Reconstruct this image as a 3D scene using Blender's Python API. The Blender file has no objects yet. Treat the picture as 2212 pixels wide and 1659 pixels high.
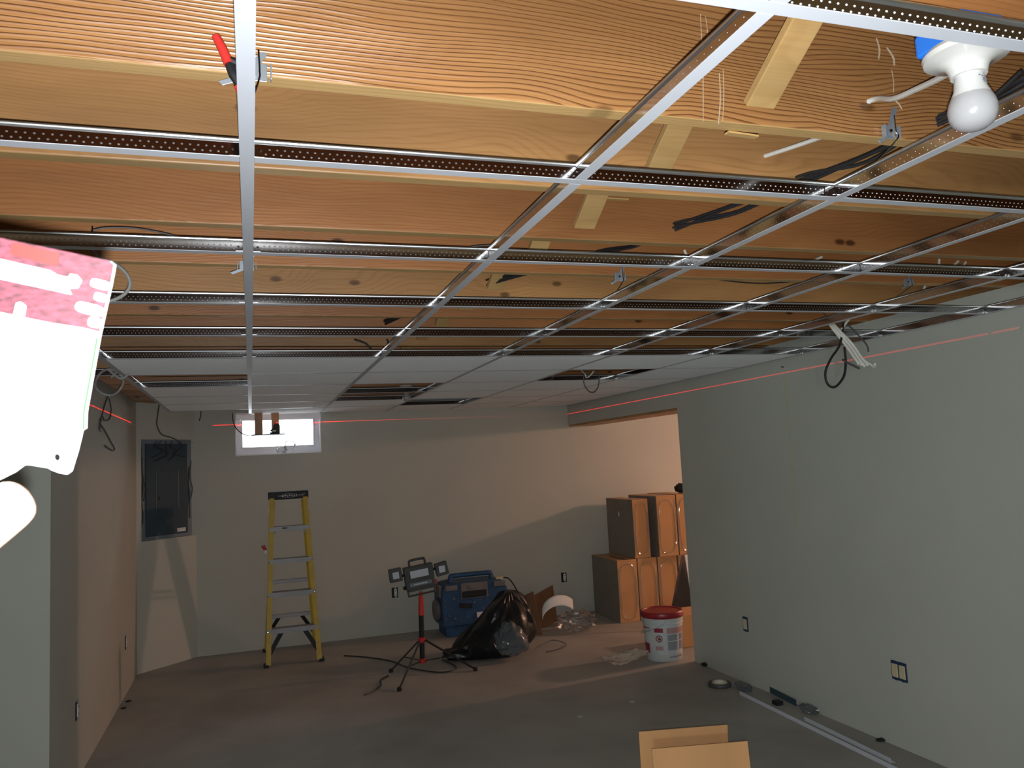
import bpy, math, random
from mathutils import Vector, Matrix, Euler, noise as mnoise
random.seed(7)
PI = math.pi
SC = bpy.context.scene
COL = SC.collection
V = Vector

# ------------------------------------------------------------------ camera
CAM = V((-0.003, -0.769, 1.527))
RX = V((0.949485, -0.309774, -0.050182))      # camera right
RD = V((-0.0174375, 0.1075839, -0.9940431))   # camera down
RF = V((0.3133275, 0.9447041, 0.0967476))     # camera forward
FPX, CX, CY = 1719.72, 1106.0, 829.5
cd = bpy.data.cameras.new('camera'); cd.sensor_width = 36; cd.lens = 36 * FPX / 2212
cd.clip_start = 0.02
cd.dof.use_dof = True; cd.dof.focus_distance = 3.2; cd.dof.aperture_fstop = 20.0
cam = bpy.data.objects.new('camera', cd); COL.objects.link(cam)
cam.matrix_world = Matrix(((RX.x, -RD.x, -RF.x, CAM.x), (RX.y, -RD.y, -RF.y, CAM.y), (RX.z, -RD.z, -RF.z, CAM.z), (0, 0, 0, 1)))
SC.camera = cam

def U(px, py, ax, val):
    """point of the room seen at photo pixel px,py on the plane axis=val"""
    d = RX * ((px - CX) / FPX) + RD * ((py - CY) / FPX) + RF
    i = 'xyz'.index(ax)
    return CAM + d * ((val - CAM[i]) / d[i])

# ------------------------------------------------------------------ light
SC.view_settings.view_transform = 'Standard'
SC.view_settings.look = 'None'
SC.view_settings.exposure = 0.0
SC.view_settings.gamma = 1.0
SC.view_settings.use_curve_mapping = False
SC.cycles.use_denoising = True
SC.cycles.max_bounces = 8
SC.cycles.diffuse_bounces = 5
SC.cycles.glossy_bounces = 4
SC.cycles.transparent_max_bounces = 12
SC.cycles.sample_clamp_indirect = 8.0
SC.cycles.caustics_reflective = True
w = bpy.data.worlds.new('overcast_sky'); SC.world = w; w.use_nodes = True
bg = w.node_tree.nodes['Background']
bg.inputs[0].default_value = (0.86, 0.93, 1.0, 1); bg.inputs[1].default_value = 9.0

def point(name, loc, power, col, rad):
    l = bpy.data.lights.new(name, 'POINT'); l.energy = power; l.color = col; l.shadow_soft_size = rad
    o = bpy.data.objects.new(name, l); COL.objects.link(o); o.location = loc
    return o
# the phone's own flash, a centimetre below its lens
fl_ = bpy.data.lights.new('camera_flash', 'SPOT'); fl_.energy = 190.0; fl_.color = (0.93, 0.97, 1.0); fl_.shadow_soft_size = 0.004
fl_.spot_size = math.radians(154); fl_.spot_blend = 1.0
flo = bpy.data.objects.new('camera_flash', fl_); COL.objects.link(flo); flo.location = CAM + RD * 0.014 + RX * 0.004
flo.rotation_euler = (RF - RX * 0.10 - RD * 0.06).to_track_quat('-Z', 'Y').to_euler()
# bare warm bulb in the room past the opening
point('side_room_bulb', (7.0, 5.05, 2.02), 215.0, (1.0, 0.55, 0.37), 0.09)
# added fill behind the camera for ambient light, without a fixture
point('added_rear_fill', (-1.3, -2.8, 1.35), 125.0, (0.86, 1.0, 0.97), 0.12)
# red line laser: a horizontal fan of light
las = point('laser_fan', (0.205, 6.58, 1.978), 700.0, (1, 0.05, 0.06), 0.0)
las.data.use_nodes = True
nt = las.data.node_tree
em = next(n for n in nt.nodes if n.type == 'EMISSION')
tc = nt.nodes.new('ShaderNodeTexCoord'); sx = nt.nodes.new('ShaderNodeSeparateXYZ')
nt.links.new(tc.outputs['Normal'], sx.inputs[0])
ab = nt.nodes.new('ShaderNodeMath'); ab.operation = 'ABSOLUTE'; nt.links.new(sx.outputs['Z'], ab.inputs[0])
lt = nt.nodes.new('ShaderNodeMath'); lt.operation = 'LESS_THAN'; lt.inputs[1].default_value = 0.00085; nt.links.new(ab.outputs[0], lt.inputs[0])
em.inputs[0].default_value = (1, 0.03, 0.03, 1)
mu = nt.nodes.new('ShaderNodeMath'); mu.operation = 'MULTIPLY'; mu.inputs[1].default_value = 1.0; nt.links.new(lt.outputs[0], mu.inputs[0])
nt.links.new(mu.outputs[0], em.inputs[1])

# ------------------------------------------------------------------ materials
def mat(name, col, rough=0.6, metal=0.0, var=0.08, nscale=8.0, bump=0.0, bscale=60.0, spec=0.5, coat=0.0, stretch=None):
    m = bpy.data.materials.new(name); m.use_nodes = True
    nt = m.node_tree; N = nt.nodes; L = nt.links; b = N['Principled BSDF']
    b.inputs['Roughness'].default_value = rough; b.inputs['Metallic'].default_value = metal
    b.inputs['Specular IOR Level'].default_value = spec; b.inputs['Coat Weight'].default_value = coat
    tc = N.new('ShaderNodeTexCoord'); mp = N.new('ShaderNodeMapping'); L.new(tc.outputs['Object'], mp.inputs[0])
    if stretch: mp.inputs['Scale'].default_value = stretch
    n = N.new('ShaderNodeTexNoise'); n.inputs['Scale'].default_value = nscale; n.inputs['Detail'].default_value = 5
    L.new(mp.outputs[0], n.inputs['Vector'])
    r = N.new('ShaderNodeValToRGB'); L.new(n.outputs['Fac'], r.inputs[0])
    r.color_ramp.elements[0].position = 0.3; r.color_ramp.elements[1].position = 0.7
    r.color_ramp.elements[0].color = tuple(c * (1 - var) for c in col) + (1,)
    r.color_ramp.elements[1].color = tuple(min(1, c * (1 + var)) for c in col) + (1,)
    L.new(r.outputs[0], b.inputs['Base Color'])
    if bump:
        n2 = N.new('ShaderNodeTexNoise'); n2.inputs['Scale'].default_value = bscale; n2.inputs['Detail'].default_value = 4
        L.new(mp.outputs[0], n2.inputs['Vector'])
        bp = N.new('ShaderNodeBump'); bp.inputs['Strength'].default_value = bump; bp.inputs['Distance'].default_value = 0.01
        L.new(n2.outputs['Fac'], bp.inputs['Height']); L.new(bp.outputs[0], b.inputs['Normal'])
    return m

def wood(name, light, dark, pitch=95.0, wob=16.0, contrast=1.0, knots=0.5, rough=0.42, bump=0.25, wander=1.0):
    """flat-sawn softwood: contour lines of a stretched noise field, fibres along local X"""
    m = bpy.data.materials.new(name); m.use_nodes = True
    nt = m.node_tree; N = nt.nodes; L = nt.links; b = N['Principled BSDF']
    def math_(op, a, c, v=None):
        n = N.new('ShaderNodeMath'); n.operation = op
        for i, x in enumerate((a, c)):
            if x is None: continue
            if isinstance(x, (int, float)): n.inputs[i].default_value = x
            else: L.new(x, n.inputs[i])
        return n.outputs[0]
    tc = N.new('ShaderNodeTexCoord'); oi = N.new('ShaderNodeObjectInfo')
    off = math_('MULTIPLY', oi.outputs['Random'], 37.0)
    cmb = N.new('ShaderNodeCombineXYZ')
    for i in range(3): L.new(off, cmb.inputs[i])
    add = N.new('ShaderNodeVectorMath'); add.operation = 'ADD'; L.new(tc.outputs['Object'], add.inputs[0]); L.new(cmb.outputs[0], add.inputs[1])
    sp = N.new('ShaderNodeSeparateXYZ'); L.new(tc.outputs['Object'], sp.inputs[0])
    mp = N.new('ShaderNodeMapping'); mp.inputs['Scale'].default_value = (1.3 * wander, 4, 4.5); L.new(add.outputs[0], mp.inputs[0])
    sa_ = N.new('ShaderNodeSeparateXYZ'); L.new(add.outputs[0], sa_.inputs[0])
    ck = N.new('ShaderNodeCombineXYZ'); L.new(math_('MULTIPLY', sa_.outputs['X'], 2.0), ck.inputs[0]); L.new(math_('MULTIPLY', sa_.outputs['Z'], 4.0), ck.inputs[1])
    vo = N.new('ShaderNodeTexVoronoi'); vo.voronoi_dimensions = '2D'; vo.inputs['Scale'].default_value = 1.0; L.new(ck.outputs[0], vo.inputs['Vector'])
    kr = N.new('ShaderNodeValToRGB'); L.new(vo.outputs['Distance'], kr.inputs[0]); e = kr.color_ramp.elements
    e[0].position = 0.026; e[0].color = (1, 1, 1, 1); e[1].position = 0.052; e[1].color = (0, 0, 0, 1)
    kf = N.new('ShaderNodeMapRange'); kf.interpolation_type = 'SMOOTHSTEP'; L.new(vo.outputs['Distance'], kf.inputs[0])
    for i_, v_ in ((1, 0.0), (2, 0.42), (3, 1.0), (4, 0.0)): kf.inputs[i_].default_value = v_
    n = N.new('ShaderNodeTexNoise'); n.inputs['Scale'].default_value = 1.0; n.inputs['Detail'].default_value = 2.0; n.inputs['Roughness'].default_value = 0.35
    L.new(mp.outputs[0], n.inputs['Vector'])
    v = math_('ADD', math_('ADD', math_('MULTIPLY', n.outputs['Fac'], wob), math_('MULTIPLY', kf.outputs[0], 3.5 * knots)), math_('ADD', math_('MULTIPLY', sp.outputs['Z'], pitch), math_('MULTIPLY', sp.outputs['Y'], pitch * 0.6)))
    fr = math_('FRACT', v, None)
    ring = N.new('ShaderNodeValToRGB'); L.new(fr, ring.inputs[0]); e = ring.color_ramp.elements
    e[0].position = 0.0; e[0].color = (0, 0, 0, 1); e[1].position = 1.0; e[1].color = (0, 0, 0, 1)
    for p, c in ((0.5, 0.08), (0.82, 1.0), (0.9, 0.75)):
        x = ring.color_ramp.elements.new(p); x.color = (c, c, c, 1)
    mf = N.new('ShaderNodeMapping'); mf.inputs['Scale'].default_value = (6, 160, 160); L.new(add.outputs[0], mf.inputs[0])
    fb = N.new('ShaderNodeTexNoise'); fb.inputs['Scale'].default_value = 1.0; fb.inputs['Detail'].default_value = 3; L.new(mf.outputs[0], fb.inputs['Vector'])
    mb = N.new('ShaderNodeMapping'); mb.inputs['Scale'].default_value = (0.7, 3, 3); L.new(add.outputs[0], mb.inputs[0])
    bl = N.new('ShaderNodeTexNoise'); bl.inputs['Scale'].default_value = 1.4; bl.inputs['Detail'].default_value = 3; L.new(mb.outputs[0], bl.inputs['Vector'])
    fac = math_('ADD', math_('MULTIPLY', math_('MULTIPLY', ring.outputs[0], math_('ADD', math_('MULTIPLY', bl.outputs['Fac'], 1.9), 0.05)), contrast * 0.72), math_('MULTIPLY', math_('SUBTRACT', fb.outputs['Fac'], 0.45), 0.7))
    mx = N.new('ShaderNodeMix'); mx.data_type = 'RGBA'; mx.clamp_factor = True
    L.new(fac, mx.inputs[0]); mx.inputs[6].default_value = light + (1,); mx.inputs[7].default_value = dark + (1,)
    # slow colour drift along the board
    hs = N.new('ShaderNodeHueSaturation'); L.new(mx.outputs[2], hs.inputs['Color'])
    L.new(math_('ADD', math_('MULTIPLY', bl.outputs['Fac'], 1.25), math_('ADD', math_('MULTIPLY', oi.outputs['Random'], 0.14), 0.28)), hs.inputs['Value'])
    mk2 = N.new('ShaderNodeMix'); mk2.data_type = 'RGBA'; L.new(math_('MULTIPLY', kr.outputs[0], knots), mk2.inputs[0])
    L.new(hs.outputs[0], mk2.inputs[6]); mk2.inputs[7].default_value = tuple(c * 0.3 for c in dark) + (1,)
    L.new(mk2.outputs[2], b.inputs['Base Color'])
    b.inputs['Roughness'].default_value = rough
    bp = N.new('ShaderNodeBump'); bp.inputs['Strength'].default_value = bump; bp.inputs['Distance'].default_value = 0.002
    L.new(fac, bp.inputs['Height']); L.new(bp.outputs[0], b.inputs['Normal'])
    return m

def glassy(name, tint=(1, 1, 1), opacity=0.1, rough=0.05, milk=(0.8, 0.85, 0.9)):
    m = bpy.data.materials.new(name); m.use_nodes = True
    nt = m.node_tree; N = nt.nodes; L = nt.links; N.remove(N['Principled BSDF']); out = N['Material Output']
    tr = N.new('ShaderNodeBsdfTransparent'); tr.inputs[0].default_value = tint + (1,)
    di = N.new('ShaderNodeBsdfDiffuse'); di.inputs[0].default_value = milk + (1,)
    gl = N.new('ShaderNodeBsdfGlossy'); gl.inputs['Roughness'].default_value = rough
    m1 = N.new('ShaderNodeMixShader'); m1.inputs[0].default_value = opacity; L.new(tr.outputs[0], m1.inputs[1]); L.new(di.outputs[0], m1.inputs[2])
    fr = N.new('ShaderNodeFresnel'); fr.inputs[0].default_value = 1.45
    m2 = N.new('ShaderNodeMixShader'); L.new(fr.outputs[0], m2.inputs[0]); L.new(m1.outputs[0], m2.inputs[1]); L.new(gl.outputs[0], m2.inputs[2])
    L.new(m2.outputs[0], out.inputs[0])
    return m

M = {}
M['wall'] = mat('greige_wall_paint', (0.465, 0.475, 0.425), 0.75, var=0.03, nscale=2.0, bump=0.04, bscale=180)
M['drywall_white'] = mat('white_plaster', (0.80, 0.80, 0.82), 0.7, var=0.05)
M['floor'] = mat('dusty_concrete', (0.33, 0.315, 0.285), 0.62, var=0.16, nscale=1.7, bump=0.06, bscale=90)
M['deck'] = wood('subfloor_board', (0.30, 0.17, 0.08), (0.17, 0.08, 0.035), 30, 10, 0.5)
M['joist_bold'] = wood('bold_grain_fir', (0.355, 0.170, 0.060), (0.155, 0.048, 0.013), 100, 15, 0.95, 0.6, 0.38, 0.9)
M['joist'] = wood('reddish_fir', (0.36, 0.150, 0.050), (0.20, 0.064, 0.019), 110, 18, 0.42, 0.95, 0.44, 0.35)
M['joist_pale'] = wood('honey_fir', (0.42, 0.215, 0.080), (0.25, 0.105, 0.032), 85, 26, 0.40, 0.8, 0.44, 0.3, 0.8)
M['strip'] = wood('pale_pine_strip', (0.50, 0.315, 0.125), (0.36, 0.19, 0.06), 160, 10, 0.35, 0.4, 0.5, 0.2)
M['glue'] = mat('dried_glue', (0.52, 0.40, 0.27), 0.35, var=0.15, nscale=60)
M['flange'] = mat('white_enamel_steel', (0.54, 0.56, 0.61), 0.45, var=0.01)
M['galv'] = mat('galvanised_steel', (0.48, 0.48, 0.49), 0.11, 1.0, var=0.05, nscale=30)
M['galv_dimple'] = mat('pressed_steel', (0.62, 0.62, 0.63), 0.36, 1.0, var=0.02, nscale=30)
M['galv_dark'] = mat('zinc_grey_steel', (0.42, 0.47, 0.52), 0.45, 0.7, var=0.1)
M['tile'] = mat('white_ceiling_board', (0.89, 0.92, 0.94), 0.9, var=0.02, nscale=40)
_b = M['tile'].node_tree.nodes['Principled BSDF']; _b.inputs['Diffuse Roughness'].default_value = 1.0
_n = M['tile'].node_tree; _w = _n.nodes.new('ShaderNodeTexNoise'); _w.inputs['Scale'].default_value = 900.0; _w.inputs['Detail'].default_value = 3.0
_t = _n.nodes.new('ShaderNodeTexCoord'); _n.links.new(_t.outputs['Object'], _w.inputs['Vector'])
_s = _n.nodes.new('ShaderNodeVectorMath'); _s.operation = 'SUBTRACT'; _s.inputs[1].default_value = (0.5, 0.5, 0.5); _n.links.new(_w.outputs['Color'], _s.inputs[0])
_m = _n.nodes.new('ShaderNodeVectorMath'); _m.operation = 'SCALE'; _m.inputs['Scale'].default_value = 5.5; _n.links.new(_s.outputs[0], _m.inputs[0])
_g = _n.nodes.new('ShaderNodeNewGeometry'); _a = _n.nodes.new('ShaderNodeVectorMath'); _a.operation = 'ADD'; _n.links.new(_g.outputs['Normal'], _a.inputs[0]); _n.links.new(_m.outputs[0], _a.inputs[1])
_z = _n.nodes.new('ShaderNodeVectorMath'); _z.operation = 'NORMALIZE'; _n.links.new(_a.outputs[0], _z.inputs[0]); _n.links.new(_z.outputs[0], _b.inputs['Normal'])
_b.inputs['Sheen Weight'].default_value = 1.0; _b.inputs['Sheen Roughness'].default_value = 0.75
M['black'] = mat('black_plastic', (0.014, 0.015, 0.017), 0.55, var=0.2, spec=0.3)
M['blackbag'] = mat('black_bag_film', (0.010, 0.011, 0.013), 0.32, var=0.2, bump=0.5, bscale=14, spec=0.32)
M['rubber'] = mat('black_cable_jacket', (0.02, 0.02, 0.022), 0.5)
M['whitecable'] = mat('white_cable_jacket', (0.70, 0.68, 0.63), 0.5)
M['greycable'] = mat('grey_cable_jacket', (0.33, 0.33, 0.32), 0.5)
M['darkcable'] = mat('dark_grey_cable_jacket', (0.07, 0.07, 0.075), 0.5)
M['red'] = mat('red_rubber_grip', (0.55, 0.03, 0.025), 0.35)
M['redplastic'] = mat('red_bucket_lid', (0.27, 0.014, 0.022), 0.38)
M['porcelain'] = mat('glazed_white_porcelain', (0.56, 0.555, 0.53), 0.12, var=0.01)
M['bulb'] = mat('frosted_bulb_plastic', (0.33, 0.325, 0.335), 0.2, var=0.01)
M['bulbneck'] = mat('white_bulb_housing', (0.52, 0.52, 0.515), 0.3, var=0.01)
M['bluebox'] = mat('blue_box_plastic', (0.02, 0.16, 0.62), 0.4)
M['yellow'] = mat('yellow_fibreglass', (0.45, 0.31, 0.010), 0.5, var=0.12, nscale=14)
M['alu'] = mat('dull_aluminium', (0.30, 0.31, 0.33), 0.5, 0.2, var=0.08)
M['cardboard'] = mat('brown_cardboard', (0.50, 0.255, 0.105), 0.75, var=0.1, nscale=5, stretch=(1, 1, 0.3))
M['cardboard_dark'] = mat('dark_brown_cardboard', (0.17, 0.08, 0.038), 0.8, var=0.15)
M['darkboard'] = mat('dark_board', (0.075, 0.058, 0.05), 0.7)
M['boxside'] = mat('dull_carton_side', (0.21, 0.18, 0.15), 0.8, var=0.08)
M['bucket'] = mat('white_bucket_plastic', (0.52, 0.55, 0.55), 0.4, var=0.02)
M['blue'] = mat('scuffed_blue_plastic', (0.013, 0.060, 0.145), 0.5, var=0.35, nscale=11)
M['bluegrey'] = mat('dusty_grey_plastic', (0.15, 0.135, 0.135), 0.7, var=0.2)
M['panel'] = mat('grey_panel_enamel', (0.042, 0.068, 0.088), 0.6, var=0.08, spec=0.2)
M['panel_side'] = mat('pale_grey_panel_plate', (0.15, 0.19, 0.23), 0.55, var=0.08)
M['ivory'] = mat('ivory_device_plastic', (0.58, 0.50, 0.32), 0.5)
M['boxblue'] = mat('dark_blue_wall_box', (0.015, 0.035, 0.09), 0.5)
M['vinyl'] = mat('white_vinyl', (0.78, 0.78, 0.82), 0.4, var=0.06, nscale=5)
M['glass'] = glassy('window_glass', opacity=0.02)
M['clear'] = glassy('clear_plastic_film', opacity=0.07, rough=0.3, milk=(0.5, 0.5, 0.5))
M['wrap'] = glassy('glossy_stretch_wrap', opacity=0.25, rough=0.12, milk=(0.75, 0.6, 0.5))
M['milky'] = glassy('milky_plastic_film', opacity=0.5, rough=0.2, milk=(0.17, 0.20, 0.22))
M['whitepaper'] = mat('white_paper', (0.72, 0.72, 0.72), 0.7)
M['labelpaper'] = mat('label_paper', (0.50, 0.52, 0.53), 0.5)
M['paleprint'] = mat('pale_red_print', (0.42, 0.24, 0.25), 0.6)
M['redprint'] = mat('red_print', (0.26, 0.022, 0.04), 0.5)
M['greyprint'] = mat('grey_text_print', (0.15, 0.155, 0.19), 0.6)
M['darkprint'] = mat('dark_print', (0.05, 0.05, 0.06), 0.6)
M['string'] = mat('yellow_string', (0.45, 0.43, 0.06), 0.8)
M['lens'] = mat('frosted_lamp_lens', (0.55, 0.60, 0.68), 0.25)
M['lampgrey'] = mat('grey_green_housing', (0.05, 0.056, 0.054), 0.55, var=0.15)
M['skin'] = mat('skin', (0.62, 0.36, 0.26), 0.5, var=0.08, nscale=30)
M['nail'] = mat('fingernail', (0.72, 0.47, 0.40), 0.3)
M['cardred'] = mat('card_red_print', (0.050, 0.0085, 0.014), 0.6, var=0.7, nscale=480, stretch=(0.25, 1, 1))
M['cardorange'] = mat('card_orange_print', (0.12, 0.007, 0.005), 0.6, var=0.1)
M['cardwhite'] = mat('card_white_stock', (0.80, 0.80, 0.80), 0.6, var=0.02)
M['cardgreen'] = mat('card_green_edge', (0.008, 0.06, 0.008), 0.6)
M['laserred'] = mat('red_laser_window', (0.5, 0.01, 0.01), 0.2)
M['groundout'] = mat('outside_gravel', (0.5, 0.5, 0.5), 0.9)

# ------------------------------------------------------------------ mesh helpers
class MB:
    def __init__(s): s.v = []; s.f = []; s.mi = []
    def add(s, vs, fs, T=None, mi=0):
        o = len(s.v)
        s.v += [(T @ V(p)) if T else V(p) for p in vs]
        s.f += [tuple(i + o for i in f) for f in fs]; s.mi += [mi] * len(fs)
        return s
    def box(s, c, d, T=None, mi=0):
        x, y, z = c; a, b, e = d[0] / 2, d[1] / 2, d[2] / 2
        vs = [(x + i * a, y + j * b, z + k * e) for i in (-1, 1) for j in (-1, 1) for k in (-1, 1)]
        return s.add(vs, [(0, 1, 3, 2), (4, 6, 7, 5), (0, 4, 5, 1), (2, 3, 7, 6), (0, 2, 6, 4), (1, 5, 7, 3)], T, mi)
    def span(s, a, b, T=None, mi=0):
        return s.box([(p + q) / 2 for p, q in zip(a, b)], [abs(q - p) for p, q in zip(a, b)], T, mi)
    def beam(s, p, q, wd, th, up=(0, 0, 1), T=None):
        p, q = V(p), V(q); x = (q - p).normalized(); u = V(up); y = u.cross(x)
        if y.length < 1e-6: y = V((0, 1, 0)).cross(x)
        y.normalize(); z = x.cross(y)
        Mx = Matrix((x, y, z)).transposed().to_4x4(); Mx.translation = (p + q) / 2
        if T: Mx = T @ Mx
        return s.box((0, 0, 0), ((q - p).length, wd, th), Mx)
    def tube(s, pts, r, n=8, sub=6, closed=False, T=None, cap=True):
        pts = [V(p) for p in pts]
        rs = r if isinstance(r, (list, tuple)) else [r] * len(pts)
        if sub > 1 and len(pts) > 2:
            out = []; ro = []; m = len(pts)
            rng = range(m if closed else m - 1)
            for i in rng:
                if closed: a, b, c, d = (pts[(i + k) % m] for k in (-1, 0, 1, 2)); r0, r1 = rs[i], rs[(i + 1) % m]
                else: a, b, c, d = pts[max(i - 1, 0)], pts[i], pts[i + 1], pts[min(i + 2, m - 1)]; r0, r1 = rs[i], rs[i + 1]
                for k in range(sub):
                    t = k / sub
                    out.append(0.5 * ((2 * b) + (c - a) * t + (2 * a - 5 * b + 4 * c - d) * t * t + (3 * b - a - 3 * c + d) * t ** 3)); ro.append(r0 + (r1 - r0) * t)
            if not closed: out.append(pts[-1]); ro.append(rs[-1])
            pts, rs = out, ro
        m = len(pts); vs = []; fs = []; prev = None
        for i, p in enumerate(pts):
            if closed: t = pts[(i + 1) % m] - pts[i - 1]
            else: t = pts[min(i + 1, m - 1)] - pts[max(i - 1, 0)]
            if t.length < 1e-9: t = V((0, 0, 1))
            t.normalize()
            if prev is None:
                a = V((0, 0, 1)) if abs(t.z) < 0.9 else V((1, 0, 0)); u = t.cross(a).normalized()
            else: u = (prev - t * prev.dot(t)); u = u.normalized() if u.length > 1e-6 else prev
            prev = u; v = t.cross(u)
            for k in range(n):
                an = 2 * PI * k / n; vs.append(p + (u * math.cos(an) + v * math.sin(an)) * rs[i])
        for i in range(m if closed else m - 1):
            j = (i + 1) % m
            for k in range(n):
                l = (k + 1) % n; fs.append((i * n + k, i * n + l, j * n + l, j * n + k))
        if cap and not closed: fs += [tuple(range(n - 1, -1, -1)), tuple((m - 1) * n + k for k in range(n))]
        return s.add(vs, fs, T)
    def lathe(s, prof, n=32, T=None, a0=0, a1=2 * PI):
        full = abs(a1 - a0 - 2 * PI) < 1e-6; m = n if full else n + 1
        vs = []; fs = []
        for r, z in prof:
            for k in range(m):
                a = a0 + (a1 - a0) * k / n; vs.append((r * math.cos(a), r * math.sin(a), z))
        for i in range(len(prof) - 1):
            for k in range(n):
                l = (k + 1) % m; fs.append((i * m + k, i * m + l, (i + 1) * m + l, (i + 1) * m + k))
        if full:
            if prof[0][0] > 1e-5: fs.append(tuple(range(m - 1, -1, -1)))
            if prof[-1][0] > 1e-5: fs.append(tuple((len(prof) - 1) * m + k for k in range(m)))
        return s.add(vs, fs, T)
    def prism(s, poly, t, T=None):
        """outline in local x,z ; thickness t along y"""
        n = len(poly); vs = [(x, -t / 2, z) for x, z in poly] + [(x, t / 2, z) for x, z in poly]
        fs = [tuple(range(n)), tuple(range(2 * n - 1, n - 1, -1))] + [(i, i + n, (i + 1) % n + n, (i + 1) % n) for i in range(n)]
        return s.add(vs, fs, T)
    def blob(s, fn, nu=28, nv=18, T=None):
        vs = []; fs = []
        for j in range(nv + 1):
            for i in range(nu):
                vs.append(fn(2 * PI * i / nu, PI * j / nv))
        for j in range(nv):
            for i in range(nu):
                k = (i + 1) % nu; fs.append((j * nu + i, (j + 1) * nu + i, (j + 1) * nu + k, j * nu + k))
        return s.add(vs, fs, T)
    def sheet(s, fn, nu, nv, T=None):
        vs = [fn(i / nu, j / nv) for j in range(nv + 1) for i in range(nu + 1)]
        fs = [(j * (nu + 1) + i, j * (nu + 1) + i + 1, (j + 1) * (nu + 1) + i + 1, (j + 1) * (nu + 1) + i) for j in range(nv) for i in range(nu)]
        return s.add(vs, fs, T)
    def build(s, name, m, parent=None, loc=None, smooth=False, bevel=0, seg=2, center=False):
        loc = V(loc) if loc else V((0, 0, 0))
        if center:
            xs, ys, zs = zip(*[tuple(p) for p in s.v]); loc = V(((min(xs) + max(xs)) / 2, (min(ys) + max(ys)) / 2, min(zs)))
            s.v = [p - loc for p in s.v]
        me = bpy.data.meshes.new(name); me.from_pydata([tuple(p) for p in s.v], [], s.f); me.update()
        for x in (m if isinstance(m, list) else [m]): me.materials.append(x)
        if isinstance(m, list): me.polygons.foreach_set('material_index', s.mi)
        import bmesh
        b = bmesh.new(); b.from_mesh(me); bmesh.ops.remove_doubles(b, verts=b.verts, dist=1e-7); bmesh.ops.recalc_face_normals(b, faces=b.faces); b.to_mesh(me); b.free()
        if smooth:
            me.polygons.foreach_set('use_smooth', [True] * len(me.polygons)); me.set_sharp_from_angle(angle=math.radians(40))
        o = bpy.data.objects.new(name, me); COL.objects.link(o); o.location = loc
        if parent: o.parent = parent
        if bevel:
            bm = o.modifiers.new('bevel', 'BEVEL'); bm.width = bevel; bm.segments = seg; bm.limit_method = 'ANGLE'
        return o

def tag(o, label=None, cat=None, group=None, kind=None):
    if label: o['label'] = label
    if cat: o['category'] = cat
    if group: o['group'] = group
    if kind: o['kind'] = kind
    return o
def thing(name, label, cat, loc=(0, 0, 0), rz=0, group=None, T=None):
    o = bpy.data.objects.new(name, None); COL.objects.link(o); o.empty_display_size = 0.05
    if T is not None: o.matrix_world = T
    else: o.location = loc; o.rotation_euler = (0, 0, rz)
    return tag(o, label, cat, group)
def struct(name, mb, m, **k): return tag(mb.build(name, m, **k), kind='structure')
def copy_tree(root, label, loc, rz=None, group=None):
    r = root.copy(); COL.objects.link(r); r.location = loc
    if rz is not None: r.rotation_euler = (0, 0, rz)
    r['label'] = label
    if group: r['group'] = group
    for ch in root.children:
        c = ch.copy(); COL.objects.link(c); c.parent = r
        for g in ch.children:
            d = g.copy(); COL.objects.link(d); d.parent = c
    return r
def ordn(n): return ['first', 'second', 'third', 'fourth', 'fifth', 'sixth', 'seventh', 'eighth', 'ninth', 'tenth', 'eleventh', 'twelfth', 'thirteenth', 'fourteenth', 'fifteenth', 'sixteenth', 'seventeenth'][n]
def Rz(a): return Matrix.Rotation(a, 4, 'Z')
def Tl(*p): return Matrix.Translation(V(p))

# ------------------------------------------------------------------ room shell
WX, WY, LX = 3.07, 6.75, -0.885          # right wall face, back wall face, left wall face
GZ = 2.06                                # underside of the ceiling grid
JZ = 2.162                               # underside of the joists
JH = 0.286
TOP = JZ + JH
NEARY = U(107, 1500, 'x', LX).y          # left wall ends in this outer corner
OPY = 4.56                               # near jamb of the opening in the right wall
HZ = 1.868                               # underside of its header
struct('floor', MB().span((-2.7, -3.3, -0.1), (8.3, 7.0, 0)), M['floor'])
struct('ceiling', MB().span((-2.7, -3.3, TOP), (8.3, 7.0, TOP + 0.03)), M['deck'])
wx0, wx1, wz0, wz1 = -0.128, 0.613, 1.70, 2.078
b = MB()
b.span((-2.6, WY, 0), (wx0, WY + 0.2, TOP)).span((wx1, WY, 0), (8.3, WY + 0.2, TOP)).span((wx0, WY, 0), (wx1, WY + 0.2, wz0)).span((wx0, WY, wz1), (wx1, WY + 0.2, TOP))
struct('wall_back', b, M['wall'])
b = MB(); b.span((WX, -3.2, 0), (WX + 0.12, OPY, JZ)).span((WX, OPY, HZ), (WX + 0.12, WY, JZ))
struct('wall_right', b, M['wall'])
struct('wall_left', MB().span((LX - 0.1, NEARY, 0), (LX, 6.9, JZ)), M['wall'])
struct('wall_near_left', MB().span((-2.6, NEARY, 0), (LX - 0.1, NEARY + 0.1, JZ)), M['wall'])
struct('wall_far_left', MB().span((-2.7, -3.3, 0), (-2.6, 6.95, TOP)), M['wall'])
struct('wall_rear', MB().span((-2.6, -3.3, 0), (8.3, -3.2, TOP)), M['wall'])
struct('wall_light_blocker', MB().span((-2.6, -1.3, 0), (-0.6, -1.2, JZ)), M['wall'])  # unseen wall, added to keep the rear fill off the left side
struct('trim_2', MB().span((WX + 0.006, OPY + 0.005, HZ - 0.018), (WX + 0.28, WY - 0.01, HZ - 0.001)), M['joist_pale'])
struct('wall_side_room_end', MB().span((8.2, -3.2, 0), (8.3, WY, TOP)), M['wall'])
struct('wall_side_room_near', MB().span((WX + 0.12, 2.6, 0), (8.2, 2.7, JZ)), M['wall'])
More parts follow.
